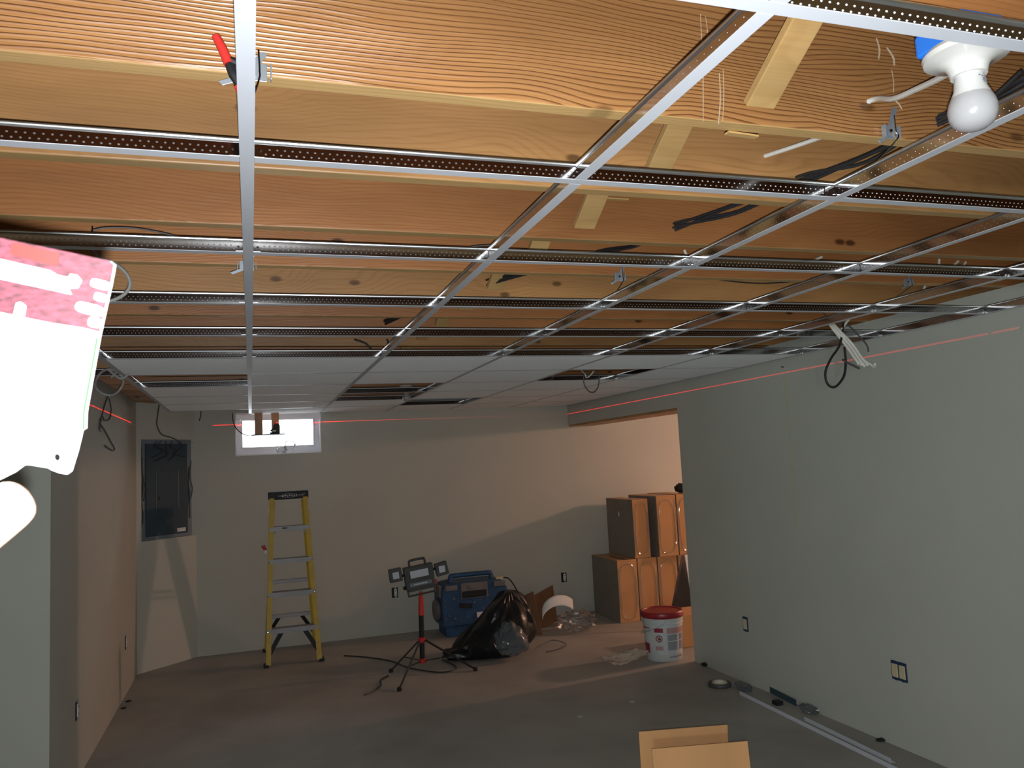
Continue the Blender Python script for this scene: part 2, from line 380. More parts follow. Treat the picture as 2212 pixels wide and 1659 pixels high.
struct('ceiling_side_room', MB().span((WX + 0.12, 2.6, JZ - 0.012), (8.2, WY, JZ)), M['drywall_white'])
# slanted wall piece holding the electrical panel, with its rectangular hole
PA, PB = V((LX, 6.345, 0)), V((-0.432, 6.78, 0))
pu = (PB - PA).normalized(); pn = V((pu.y, -pu.x, 0)); PL = (PB - PA).length
PT = Matrix(((pu.x, -pn.x, 0, PA.x), (pu.y, -pn.y, 0, PA.y), (0, 0, 1, 0), (0, 0, 0, 1)))   # local x along wall, +y into the wall
h0, h1, hz0, hz1 = 0.045, PL - 0.035, 1.032, 1.858
b = MB()
b.span((0, 0, 0), (h0, 0.04, JZ), PT).span((h1, 0, 0), (PL, 0.04, JZ), PT).span((h0, 0, 0), (h1, 0.04, hz0), PT).span((h0, 0, hz1), (h1, 0.04, JZ), PT)
struct('wall_panel', b, M['wall'])

# window set into the back wall
b = MB(); d = WY + 0.1; fw = 0.045
for a, c in (((wx0, wz0), (wx1, wz0 + 0.052)), ((wx0, wz1 - fw), (wx1, wz1)), ((wx0, wz0 + 0.052), (wx0 + fw, wz1 - fw)), ((wx1 - fw, wz0 + 0.052), (wx1, wz1 - fw))):
    b.span((a[0], d, a[1]), (c[0], d + 0.05, c[1]))
win = struct('window_1', b, M['vinyl'], bevel=0.004)
b = MB()
x0, x1, z0, z1 = wx0 + fw, wx1 - fw, wz0 + 0.052, wz1 - fw
for a, c in (((x0, z0), (x1, z0 + 0.022)), ((x0, z1 - 0.016), (x1, z1)), ((x0, z0 + 0.022), (x0 + 0.014, z1 - 0.016)), ((x1 - 0.014, z0 + 0.022), (x1, z1 - 0.016))):
    b.span((a[0], d + 0.012, a[1]), (c[0], d + 0.038, c[1]))
b.build('sash', M['vinyl'], win, bevel=0.003)
MB().span((x0, d + 0.02, z0), (x1, d + 0.024, z1)).build('pane', M['glass'], win)
b = MB().box((0.50, d + 0.006, z0 - 0.006), (0.05, 0.014, 0.016)); b.box((0.515, d - 0.004, z0 - 0.002), (0.012, 0.012, 0.03))
b.build('latch', M['vinyl'], win, bevel=0.002)
# plaster lining of the window hole
b = MB(); e = 0.006
b.span((wx0 - 0.004, WY - 0.006, wz0 - 0.004), (wx1 + 0.004, d, wz0 + e)).span((wx0 - 0.004, WY - 0.004, wz0 + e), (wx0 + e, d, wz1)).span((wx1 - e, WY - 0.004, wz0 + e), (wx1 + 0.004, d, wz1))
struct('trim_1', b, M['drywall_white'], bevel=0.002)

# ------------------------------------------------------------------ joists
JY = [0.508 + 0.4064 * n for n in range(-2, 16)]
jx0, jx1 = -2.55, 3.8
for k, y in enumerate(JY):
    if y > WY - 0.05 or k == 0: continue
    n = k - 2
    m = M['joist_bold'] if n == 0 else (M['joist_pale'] if n in (1, 4, 7, 9) else M['joist'])
    if n < 0: lab = 'brown floor joist overhead at the ' + ('top right corner of the picture' if n == -1 else 'near side of the lamp joist, above the camera')
    elif n == 0: lab = 'nearest big floor joist, bright orange with bold wavy grain, spring clamp in front'
    else: lab = f'brown wooden floor joist, {ordn(n - 1)} behind the nearest bold-grained joist'
    b = MB().span((jx0, 0, 0), (jx1, 0.038, JH))
    b.mi = [0, 0, 0, 0, 1, 0]
    # seen underside is the paler sawn edge
    o = b.build('floor_joist', [m, M['strip']], bevel=0.003, loc=(0, y, JZ))
    tag(o, lab, 'joist', 'floor joists under the deck')
    if n == 0:
        # pale glue drips run down the near face
        for x0_, y0_, x1_, y1_, r_ in ((1513, 30, 1519, 262, .0011), (1524, 34, 1531, 120, .0009), (1554, 158, 1552, 268, .0016), (1562, 150, 1561, 262, .0010), (1893, 82, 1898, 128, .0026), (1915, 102, 1932, 142, .0034), (1926, 150, 1930, 200, .0014), (1928, 212, 1948, 236, .0022)):
            p_, q_ = U(x0_, y0_, 'y', y) - V((0, y, JZ)), U(x1_, y1_, 'y', y) - V((0, y, JZ))
            m_ = (p_ + q_) / 2 + V((r_ * 2, 0, 0)); f_ = MB().tube([p_, m_, q_], [r_ * 0.6, r_, r_ * 0.7], 6)
            f_.v = [V((v.x, v.y * 0.35, v.z)) for v in f_.v]
            f_.build('glue_drip', M['glue'], o, smooth=True)
# diagonal bridging strips between the joists
bx = U(1632, 240, 'y', JY[2]).x
for n in range(-1, 9):
    ya, yb = JY[n + 1] + 0.038, JY[n + 2]
    t = thing('bridging_strut', f'pale wood strip slanting between joists, {ordn(n + 1)} from the camera in its line', 'strut', (bx - 0.012 * n, yb, JZ), 0, 'pale bridging strips between the joists')
    L = V((0, yb - ya - 0.006, -(JH - 0.065)))
    b = MB().beam((0, -L.y, 0.035 - L.z - 0.01), (0, -0.011, 0.035), 0.064, 0.019)
    b.build('strip', M['strip'], t, bevel=0.002)
    b = MB()
    for q in (-0.018, -0.006, 0.010): b.beam((q, -0.026 - 0.004 * q, 0.040), (q + 0.011, -0.0262, 0.041), 0.0018, 0.0025)
    b.build('staple', M['galv'], t)

# ------------------------------------------------------------------ suspended grid
S = 0.6096
def tee_parts(L, root, cross=True, dim=True, ends=True):
    MB().box((0, 0, 0.0006), (L, 0.0238, 0.0012)).build('flange', M['flange'], root)
    if ends: L += 0.020
    b = MB().box((0, 0, 0.0165), (L, 0.0010, 0.029)); H = 0.038
    b.tube([(-L / 2, 0, H - 0.0046), (L / 2, 0, H - 0.0046)], 0.0046, 12, 1); b.mi = [0] * 6 + [1] * (len(b.f) - 6)
    b.box((0, 0, 0.0022), (L, 0.004, 0.0022))
    if dim:
        p = 0.0127 if cross else 0.019
        n = int(L / p)
        for i in range(n):
            for r, zz in enumerate((0.0115, 0.0200)):
                x = -L / 2 + (i + 0.25 + 0.5 * r) * p
                for sgn in (-1, 1):
                    y = sgn * 0.0005; R = 0.0018 if cross else 0.0009
                    ring = [(x + R * 1.25 * math.cos(a), y, zz + R * math.sin(a)) for a in (k * PI / 3 for k in range(6))]
                    r2 = [(x + R * 0.6 * math.cos(a), y + sgn * (0.0012 if cross else 0.0005), zz + R * 0.5 * math.sin(a)) for a in (k * PI / 3 for k in range(6))]
                    b.add(ring + r2, [(k, (k + 1) % 6, 6 + (k + 1) % 6, 6 + k) for k in range(6)] + [tuple(range(6, 12))], mi=1)
    b.build('web', [M['galv'], M['galv_dimple']], root)
    if ends:
        for sgn in (-1, 1):
            c = MB().box((sgn * (L / 2 - 0.012), -0.0016, 0.016), (0.028, 0.0016, 0.020)); c.box((sgn * (L / 2 - 0.004), -0.003, 0.016), (0.006, 0.003, 0.012))
            c.lathe([(0, 0), (0.0028, 0.0), (0.0018, 0.0014), (0, 0.0016)], 8, Tl(sgn * (L / 2 - 0.02), -0.0024, 0.016) @ Matrix.Rotation(PI / 2, 4, 'X'))
            c.build('end_clip', M['galv'], root)
CX_ = [i * S for i in range(-1, 5)] + [5 * S - 0.012]   # tee lines from the left
bays = [(0, 1, 'leftmost bay'), (1, 3, 'second bay from left'), (3, 5, 'third bay from left'), (5, 6, 'bay along the right wall')]
protos = {}
G_CROSS = 'cross tees of the ceiling grid'
for j in range(0, 11):
    for a, c, bn in bays:
        if (j == 0 and a != 1) or (j == 1 and a == 5): continue      # wholly outside the picture
        xa, xb = CX_[a], CX_[c]; L = round(xb - xa - 0.0245, 4)
        lab = f'dimpled cross tee, {ordn(j)} row from camera, {bn}'
        loc = ((xa + xb) / 2, j * S, GZ + (0 if (j, a) != (1, 5) else 0))
        if L in protos: copy_tree(protos[L], lab, loc, 0, G_CROSS)
        else:
            t = thing('cross_tee', lab, 'ceiling tee', loc, 0, G_CROSS); tee_parts(L, t); protos[L] = t
# stub left of the leftmost line
t = thing('cross_tee', 'short stub of cross tee reaching the left wall near the looped grey cable', 'ceiling tee', ((LX + CX_[0]) / 2, 6 * S, GZ), 0, G_CROSS); tee_parts(CX_[0] - LX - 0.006, t)
pk = None
for i, nm in ((2, 'third'), (4, 'fifth')):
    for j in range(-1 if i == 2 else 1, 11):
        lab = f'short lengthwise tee, {nm} tee line from left, {ordn(j + 1 if i == 2 else j - 1)} piece from the camera'
        loc = (CX_[i], (j + 0.5) * S, GZ)
        if pk: copy_tree(pk, lab, loc, PI / 2, 'short lengthwise tees')
        else:
            pk = thing('lengthwise_tee', lab, 'ceiling tee', loc, PI / 2, 'short lengthwise tees'); tee_parts(S - 0.026, pk, cross=False)
for i, nm, y0, y1 in ((0, 'leftmost tee line, ending above the electrical panel', -0.9, 6.22), (1, 'carrying the red spring clamp, ending over the window', -0.9, 6.56),
                      (3, 'fourth tee line from left, hung from the nearest grey clip', -0.9, 6.7), (5, 'behind the hanging white cables', -0.9, 6.7)):
    t = thing('main_tee', 'long white main tee, ' + nm, 'ceiling tee', (CX_[i], (y0 + y1) / 2, GZ), PI / 2, 'main tees of the ceiling grid')
    tee_parts(y1 - y0, t, cross=False, ends=False)
t = thing('wall_tee', 'shiny metal edge tee running along the top of the right wall', 'ceiling tee', (CX_[6] + 0.0, 2.9, GZ), PI / 2); tee_parts(7.6, t, cross=False, ends=False)
# ceiling boards
missing = {(0, 6), (2, 7), (2, 8), (3, 9), (4, 6), (0, 10), (1, 10)}
cn = ['left edge column', 'column ending above the window', 'third column from left', 'fourth column from left', 'fifth column from left', 'column along the right wall']
pt = {}
for i in range(6):
    for j in range(5, 11):
        if (i, j) in missing and not (i, j) == (1, 10): continue
        y0, y1 = j * S, (j + 1) * S
        if j == 10: y1 = WY - 0.002
        xa, xb = CX_[i], CX_[i + 1]
        dims = (round(xb - xa - 0.010, 4), round(y1 - y0 - 0.010, 4))
        lab = f'white ceiling board, {cn[i]}, {ordn(j - 5)} row of boards from the camera'
        loc = ((xa + xb) / 2, (y0 + y1) / 2, GZ + 0.0014)
        if dims in pt:
            o = pt[dims].copy(); COL.objects.link(o); o.location = loc; tag(o, lab)
        else:
            o = MB().box((0, 0, 0.008), (dims[0], dims[1], 0.015)).build('ceiling_board', M['tile'], loc=loc); pt[dims] = o
            tag(o, lab, 'ceiling board', 'ceiling boards laid in the grid')

# ------------------------------------------------------------------ hanger clips, clamp, lamp holder
def clip(T, label, wire, lever=1.0, wide=1.0):
    t = thing('hanger_clip', label, 'hanger clip', T=T, group='grey wire clips on the joists')
    b = MB().box((0, 0, 0), (0.030, 0.0016, 0.030)).box((-0.019, -0.006, -0.002), (0.0016, 0.012, 0.026)).box((0.019, -0.006, -0.002), (0.0016, 0.012, 0.026))
    b.beam((-0.008, -0.004, -0.012), (-0.032, -0.004, -0.026), 0.008, 0.0016, (0, 1, 0))
    b.v = [V((p.x * wide, p.y, p.z)) for p in b.v]; b.build('bracket', M['galv_dark'], t, bevel=0.0006)
    MB().prism([(-0.009, -0.012), (0.006, -0.014), (0.012, 0.018), (0.024, 0.050), (0.012, 0.054), (-0.002, 0.016)], 0.0016, Tl(0, -0.004, 0) @ Matrix.Scale(lever, 4, (0, 0, 1))).build('lever', M['galv_dark'], t)
    MB().lathe([(0, 0.003), (0.003, 0.002), (0.0042, 0), (0, 0)], 10, Tl(0, -0.006, 0) @ Matrix.Rotation(PI / 2, 4, 'X')).build('screw', M['galv'], t, smooth=True)
    MB().tube([(0.010, -0.008, 0.034), (0.011, -0.008, 0), (0.009, -0.010, -0.02), wire], 0.0016, 6).build('hook_wire', M['galv'], t, smooth=True)
p = U(1920, 285, 'y', JY[2] - 0.003)
clip(Tl(*p), 'grey metal wire clip on the nearest joist, left of the light bulb', (CX_[3] - p.x, 0.004, GZ + 0.030 - p.z))
p = U(1337, 598, 'y', JY[5] - 0.003); clip(Tl(*p), 'small grey wire clip on a joist near the middle of the picture', (CX_[3] - p.x + 0.002, 0.004, GZ + 0.03 - p.z), 0.7)
p = U(1960, 610, 'y', JY[5] - 0.003); clip(Tl(*p), 'grey wire clip on a joist above the hanging white cables', (CX_[5] - p.x, 0.004, GZ + 0.03 - p.z), 0.7)
p = U(545, 155, 'y', JY[2] - 0.003); clip(Tl(*p), 'grey wire clip behind the clamped tee on the nearest joist', (CX_[1] - p.x, -0.004, GZ + 0.03 - p.z), 0.6, 1.5)
p = U(533, 574, 'y', JY[5] - 0.003); clip(Tl(*p), 'grey wire clip straddled by the tee that ends over the window', (CX_[1] - p.x, 0.004, GZ + 0.03 - p.z), 0.6, 1.4)

cy = 0.455
h0_, h1_, h2_, h3_ = U(466, 78, 'y', cy), U(494, 138, 'y', cy), U(516, 190, 'y', cy), U(546, 160, 'y', cy + 0.02)
t = thing('spring_clamp', 'red handled black spring clamp gripping the white tee at upper left', 'clamp', tuple(h2_))
MB().tube([h0_ - h2_, (h0_ + h1_) / 2 - h2_ + V((0.001, 0, 0)), h1_ - h2_], [0.0065, 0.0075, 0.0078], 10).build('grip', M['red'], t, smooth=True)
MB().tube([h1_ - h2_, U(506, 162, 'y', cy) - h2_, V((0.004, 0, 0.0))], [0.0058, 0.0085, 0.006], 8).build('jaw', M['black'], t, smooth=True)
ga, gb = U(514, 186, 'y', cy - 0.008) - h2_, U(526, 212, 'y', cy - 0.008) - h2_
MB().tube([ga, gb], [0.0060, 0.0066], 10).build('grip', M['red'], t, smooth=True)
MB().tube([U(497, 130, 'y', cy) - h2_, U(520, 140, 'y', cy) - h2_, U(545, 146, 'y', cy) - h2_], 0.006, 8).build('jaw', M['black'], t, smooth=True)
MB().tube([V((math.cos(a) * 0.006 - 0.001, -0.002 + a * 0.0006, math.sin(a) * 0.006 + 0.026)) for a in (k * PI / 4 for k in range(17))], 0.0011, 6, 1).build('spring', M['galv'], t, smooth=True)

# porcelain lamp holder with bulb
LY = 0.085
bc = U(2100, 228, 'y', LY)
fl = U(2076, 122, 'y', LY)
lx = bc.x
bz = bc.z
t = thing('lamp_holder', 'white porcelain lamp holder with a frosted bulb, upper right', 'lamp', (lx, LY, bz))
zf = 0.075      # rim of the holder above the bulb centre
MB().lathe([(0.0, zf + 0.012), (0.056, zf + 0.012), (0.060, zf + 0.006), (0.058, zf - 0.001), (0.040, zf - 0.007), (0.030, zf - 0.014), (0.027, zf - 0.020), (0.0245, zf - 0.030), (0.020, zf - 0.030)], 40).build('holder', M['porcelain'], t, smooth=True)
bl = MB().lathe([(0.0195, zf - 0.028), (0.0195, zf - 0.033), (0.021, zf - 0.038), (0.0225, 0.024), (0.0275, 0.013)], 32).build('bulb_neck', M['bulbneck'], t, smooth=True)
MB().lathe([(0.0275, 0.013), (0.0315, 0.004), (0.0335, -0.006), (0.0322, -0.018), (0.027, -0.028), (0.018, -0.0345), (0.008, -0.0375), (0, -0.038)], 32).build('bulb_globe', M['bulb'], t, smooth=True)
b = MB()
for q in range(3): b.box((-0.006 + q * 0.005, -0.0226, 0.036 - 0.001 * q), (0.003, 0.001, 0.0012))
b.lathe([(0.0042, 0), (0.0034, 0.0006)], 16, Tl(0.003, -0.0222, 0.030) @ Matrix.Rotation(PI / 2, 4, 'X'))
b.build('bulb_marking', M['greyprint'], t)
o = MB().box((0, 0, 0.019), (0.085, 0.085, 0.036)).build('junction_box', M['bluebox'], loc=(lx - 0.005, LY + 0.005, bz + zf + 0.0125), bevel=0.005)
tag(o, 'blue plastic junction box above the white lamp holder', 'junction box')

def cable(name, pts, r, m, label, cat='cable', group=None, sub=6, n=8, closed=False):
    o = MB().tube(pts, r, n, sub, closed).build(name, M[m], smooth=True, center=True)
    return tag(o, label, cat, group)
hole = U(1868, 222, 'y', JY[2])
cable('white_cable', [U(2075, 140, 'y', 0.14), U(2035, 166, 'y', 0.21), U(1985, 190, 'y', 0.30), U(1930, 213, 'y', 0.40), hole + V((0.01, -0.02, 0)), hole + V((0, 0.03, 0.002))], 0.0055, 'whitecable', 'white cable from the lamp holder into a hole in the nearest joist')
hole2 = U(1652, 336, 'y', JY[3])
cable('white_cable', [hole + V((-0.01, 0.045, 0.003)), (hole + hole2) / 2 + V((0.06, -0.02, 0.0)), hole2 + V((0, 0.01, 0))], 0.0055, 'whitecable', 'short white cable entering the second joist below the slanted strip')
# black cables threaded through the joists
bp = [U(2212, 165, 'y', 0.30), U(2032, 258, 'y', JY[2] - 0.005), U(1728, 390, 'y', JY[3] - 0.005), U(1460, 489, 'y', JY[4] - 0.005), U(1290, 548, 'y', JY[5] - 0.005), U(1055, 610, 'y', JY[6] - 0.005), U(830, 696, 'y', JY[8] - 0.005)]
bp = [V((p.x, p.y, max(JZ + 0.02, min(p.z, JZ + 0.12)))) for p in bp]
for k in range(4):
    random.seed(k)
    o_ = V((0, 0, 0))
    pts = []
    for i, p in enumerate(bp):
        q = p + V((random.uniform(-1, 1) * 0.006, 0, 0.007 * (k - 1.5)))
        pts.append(q)
        if i < len(bp) - 1:
            mid = (p + bp[i + 1]) / 2 + V((random.uniform(-1, 1) * 0.03, 0, random.uniform(-0.024, 0.010))); pts.append(mid)
    cable('black_cable', pts, 0.0042, 'rubber', 'black cable in the bundle threaded through holes in the joists', group='black cables through the joists')
for k, (pa, pb, pc) in enumerate((((1505, 590), (1620, 604), (1690, 594)), ((1500, 596), (1650, 612), (1745, 606)))):
    yy = JY[6] - 0.03
    cable('slack_cable', [U(pa[0], pa[1], 'y', yy), U((pa[0] + pb[0]) / 2, (pa[1] + pb[1]) / 2 + 3, 'y', yy), U(pb[0], pb[1], 'y', yy), U(pc[0], pc[1], 'y', yy)], 0.004 - 0.001 * k, 'whitecable' if k == 0 else 'rubber', ('white' if k == 0 else 'black') + ' slack cable lying along a joist right of the middle clip')
yy = JY[4] - 0.01
cable('thin_wire', [U(200, 498, 'y', yy), U(230, 492, 'y', yy), U(290, 493, 'y', yy), U(350, 503, 'y', yy), U(385, 512, 'y', yy)], 0.002, 'darkcable', 'thin dark wire stapled along a joist above the red card')
cable('thin_wire', [U(980, 545, 'y', yy), U(1020, 533, 'y', yy), U(1060, 530, 'y', yy)], 0.002, 'darkcable', 'thin dark wire on a joist left of the third tee line')
o = MB().tube([U(200, 490, 'y', yy - 0.01), U(199, 503, 'y', yy - 0.01)], 0.0016, 6, 1).build('nail', M['galv'], center=True); tag(o, 'bright nail sticking out of a joist above the red card', 'nail')
yy = JY[5] - 0.012
cable('grey_cable', [U(190, 520, 'y', yy + 0.03), U(215, 555, 'y', yy), U(245, 568, 'y', yy), U(272, 590, 'y', yy), U(281, 615, 'y', yy), U(268, 636, 'y', yy), U(240, 650, 'y', yy), U(215, 652, 'y', yy)], 0.0052, 'greycable', 'pale grey cable bowing out behind the right edge of the card')
yy = 3.6
cen = U(236, 826, 'y', yy); rr = (U(266, 826, 'y', yy) - cen).length
pts = [cen + V((math.cos(a) * rr, 0.02 * math.sin(3 * a), math.sin(a) * rr)) for a in (k * PI / 6 for k in range(2, 16))] + [U(262, 818, 'y', yy), U(285, 800, 'y', yy), U(300, 790, 'y', yy)]
cable('looped_cable', [U(205, 812, 'y', yy)] and [U(255, 802, 'y', yy + .03), U(240, 815, 'y', yy + .02)] + pts[::1], 0.006, 'greycable', 'grey cable hanging in a round loop left of the boarded ceiling')
cable('dark_cable', [U(233, 855, 'x', LX + 0.008), U(225, 878, 'x', LX + 0.008), U(219, 905, 'x', LX + 0.008), U(215, 925, 'x', LX + 0.008), U(218, 932, 'x', LX + 0.008)], 0.0042, 'darkcable', 'shorter dark cable end hanging against the left wall')
cable('dark_cable', [U(236, 862, 'x', LX + 0.008), U(240, 885, 'x', LX + 0.008), U(236, 905, 'x', LX + 0.008), U(226, 908, 'x', LX + 0.008), U(222, 900, 'x', LX + 0.008), U(216, 912, 'x', LX + 0.008), U(228, 932, 'x', LX + 0.008), U(240, 955, 'x', LX + 0.008), U(247, 968, 'x', LX + 0.008), U(243, 973, 'x', LX + 0.008), U(226, 962, 'x', LX + 0.008)], 0.0042, 'darkcable', 'longer kinked dark cable hanging against the left wall')
cable('panel_feed_cable', [U(345, 868, 'y', 6.1), U(343, 880, 'y', 6.2), U(340, 900, 'y', 6.3), U(339, 918, 'y', 6.33), U(349, 938, 'y', 6.36), U(372, 946, 'y', 6.42), U(392, 956, 'y', 6.5)], 0.0055, 'darkcable', 'dark cable dropping from the ceiling into the electrical panel')
cable('cable_end', [V((U(434, 895, 'y', 6.6).x, 6.61, JZ + 0.01)), U(434, 895, 'y', 6.6), U(432, 904, 'y', 6.6), U(430, 910, 'y', 6.6)], 0.004, 'rubber', 'short black cable end poking down right of the panel')
# loop through a missing board and wires over the middle
yy = 4.0
cable('looped_wire', [V((U(1266, 800, 'y', yy).x, JY[11] + 0.0, JZ + 0.03)), V((U(1266, 800, 'y', yy).x, yy, JZ - 0.01)), U(1266, 800, 'y', yy), U(1261, 812, 'y', yy), U(1262, 830, 'y', yy), U(1272, 845, 'y', yy), U(1283, 847, 'y', yy), U(1292, 835, 'y', yy), U(1294, 815, 'y', yy), U(1290, 800, 'y', yy + .02), V((U(1290, 800, 'y', yy).x, JY[11], JZ + 0.03))], 0.0042, 'darkcable', 'dark wire loop hanging through a missing board near the right wall')
cable('white_wire', [V((U(1262, 806, 'y', 3.95).x, JY[11], JZ + 0.02)), U(1262, 806, 'y', 3.95), U(1266, 815, 'y', 3.95), U(1274, 812, 'y', 3.95), U(1282, 802, 'y', 3.95)], 0.004, 'whitecable', 'short white wire curl in the missing board near the right wall')
yy = JY[9] - 0.05
cable('dark_wire', [U(765, 733, 'y', yy), U(790, 742, 'y', yy), U(805, 757, 'y', yy), U(826, 758, 'y', yy), U(838, 745, 'y', yy), U(836, 732, 'y', yy)], 0.0055, 'rubber', 'black wire drooping behind the tees left of the third tee line')

# hanging white cable bunch by the right wall
yy = 2.30
def W(px, py, dy=0): return U(px, py, 'y', yy + dy)
random.seed(3)
for k in range(5):
    ox = (k - 2) * 4; oz = (k % 2) * 5
    pts = [W(1788 + ox * 0.4, 690, 0.05), W(1806 + ox * 0.7, 712 - oz * 0.4, 0.01), W(1832 + ox, 742 - oz * 0.5, -0.01 * k), W(1856 + ox, 776 - oz, -0.01 * k), W(1868 + ox * 1.6, 792 - abs(ox) * 0.6, -0.01 * k)]
    if k == 4: pts += [W(1888, 792, -0.03), W(1890, 785, -0.03)]
    cable('white_cable', pts, 0.0062, 'whitecable', 'white cable in the taped bunch hanging by the right wall', group='bunch of white cables')
cable('cable_tie', [W(1785, 698, 0.02), W(1795, 690, -0.02), W(1812, 692, -0.03), W(1815, 702, 0.0)], 0.006, 'darkcable', 'dark tape wrapped round the bunch of white cables', 'tape')
cable('dark_cable', [W(1876, 760, -0.02), W(1872, 745, -0.02), W(1852, 722), W(1830, 700)], 0.004, 'darkcable', 'dark cable among the bunch of white cables by the right wall')
cable('dark_cable', [W(1820, 777, -0.02), W(1835, 786, -0.02), W(1856, 796, -0.02)], 0.005, 'darkcable', 'short dark cable stub sticking out below the white bunch')
cable('black_loop', [W(1822, 700), W(1814, 745, -0.01), W(1795, 775, -0.02), W(1783, 805, -0.02), W(1788, 830, -0.02), W(1804, 836, -0.02), W(1822, 815, -0.02), W(1827, 785, -0.01), W(1824, 750)], 0.0055, 'rubber', 'black cable hanging in a long loop by the right wall')
cable('white_cable', [W(1818, 712), W(1832, 692, 0), W(1850, 678, 0), W(1905, 668, -0.05), W(1960, 656, -0.12), W(1985, 640, -0.16), W(1999, 615, -0.2), W(1994, 592, -0.2)], 0.006, 'whitecable', 'long white cable sweeping from the bunch up to the joists at right')
for k, (a, c) in enumerate((((1753, 565), (1775, 555)), ((2028, 572), (2029, 560)), ((2055, 578), (2070, 564)), ((2078, 580), (2086, 566)), ((1485, 556), (1478, 540)))):
    yb = JY[5] - 0.02
    cable('cable_strap', [U(a[0], a[1], 'y', yb), U(c[0], c[1], 'y', yb)], 0.005, 'whitecable', ['white strap', 'white upright cable stub', 'first slanted white strap', 'second slanted white strap', 'white strap'][k] + ' on the joist ' + ['left of the bunch of white cables', 'at the right edge', 'at the right edge', 'at the right edge', 'above the fourth tee line'][k], sub=1)
cable('white_cable', [U(1945, 577, 'y', JY[5] - .02), U(1970, 573, 'y', JY[5] - .02), U(2000, 574, 'y', JY[5] - .02), U(2030, 577, 'y', JY[5] - .02)], 0.005, 'whitecable', 'white cable lying along the joist at the right edge')
cable('thin_wire', [W(1748, 640, 0.2), W(1770, 665, 0.1), W(1790, 690, 0.03)], 0.0022, 'darkcable', 'thin dark wire running up from the bunch of white cables')
# yellow strings
cable('yellow_string', [U(1693, 795, 'x', WX - 0.004), U(1722, 1142, 'x', WX - 0.004)], 0.0010, 'string', 'yellow string hanging straight down the right wall from a nail', 'string', sub=1)
o = MB().tube([U(1693, 793, 'x', WX), U(1693, 793, 'x', WX) + V((-0.02, 0, 0.002))], 0.0028, 6, 1).build('nail', M['black'], center=True); tag(o, 'dark nail in the right wall holding the yellow string', 'nail')
sa, sb = U(2212, 572, 'z', 2.125), U(1605, 744, 'z', 2.125)
cable('yellow_string', [sa, sb], 0.0016, 'string', 'yellow string line stretched above the tees at right', 'string', sub=1)

# bulb seen through the missing boards far back
p = U(878, 858, 'y', 5.3)
t = thing('lamp_holder', 'small distant bulb hanging in the gap of two missing boards', 'lamp', tuple(p))
MB().lathe([(0.0, 0.09), (0.05, 0.09), (0.052, 0.08), (0.03, 0.07), (0.024, 0.04), (0.02, 0.04)], 20).build('holder', M['porcelain'], t, smooth=True)
MB().lathe([(0.019, 0.042), (0.022, 0.02), (0.031, 0.004), (0.032, -0.01), (0.024, -0.026), (0.01, -0.033), (0, -0.034)], 20).build('bulb', M['bulb'], t, smooth=True)

for pa, pb, lab in ((U(1570, 287, 'z', JZ - 0.003), U(1634, 296, 'z', JZ - 0.003), 'pale wood shim under the nearest joist, right of the big slanted strip'), (U(1308, 429, 'y', JY[4] - 0.022), U(1356, 432, 'y', JY[4] - 0.022), 'pale wood sliver sticking out over the third slanted strip')):
    o = MB().beam(pa, pb, 0.014, 0.004).build('wood_shim', M['strip'], center=True); tag(o, lab, 'shim')
# ------------------------------------------------------------------ laser on its hanging shelf
t = thing('hanging_shelf', 'small shelf on two wood strips hanging in front of the window', 'shelf', (0.17, 6.6, 1.868))
xl0, xr1 = U(550, 930, 'y', 6.58).x - 0.17, U(603, 930, 'y', 6.58).x - 0.17
for xx, yy_, dd in ((xl0 + 0.034, -0.028, 0.085), (xr1 - 0.030, 0.04, 0.02)): MB().box((xx, yy_, 0.156), (0.066, dd, 0.30)).build('strip', M['joist'], t, bevel=0.002)
xa, xb = U(544, 941, 'y', 6.55).x - 0.17, U(617, 941, 'y', 6.55).x - 0.17
MB().box(((xa + xb) / 2, 0.0, 0.003), (xb - xa, 0.13, 0.006)).build('board', M['panel'], t, bevel=0.001)
t = thing('laser_level', 'black laser level with red top glowing on the hanging shelf', 'laser level', (0.205, 6.58, 1.8742))
b = MB(); b.box((0, 0, 0.008), (0.085, 0.06, 0.014))
b.build('base', M['black'], t, bevel=0.003)
b = MB(); b.prism([(-0.015, 0.015), (0.042, 0.015), (0.042, 0.070), (0.036, 0.086), (0.010, 0.092), (-0.012, 0.082), (-0.022, 0.05), (-0.042, 0.03)], 0.05)
b.build('body', M['black'], t, bevel=0.004)
MB().lathe([(0.012, 0.088), (0.013, 0.097), (0.011, 0.1005), (0, 0.102)], 20, Tl(0.0, 0, 0)).build('laser_window', M['laserred'], t, smooth=True)
MB().box((-0.006, -0.027, 0.026), (0.030, 0.004, 0.010)).build('label_plate', M['whitepaper'], t)
cable('laser_cable', [U(502, 892, 'y', 6.55), U(503, 906, 'y', 6.55), U(508, 922, 'y', 6.55), U(522, 936, 'y', 6.55), U(538, 941, 'y', 6.55), U(550, 939, 'y', 6.55)], 0.004, 'rubber', 'black cord curving from the ceiling to the hanging shelf', 'cord')
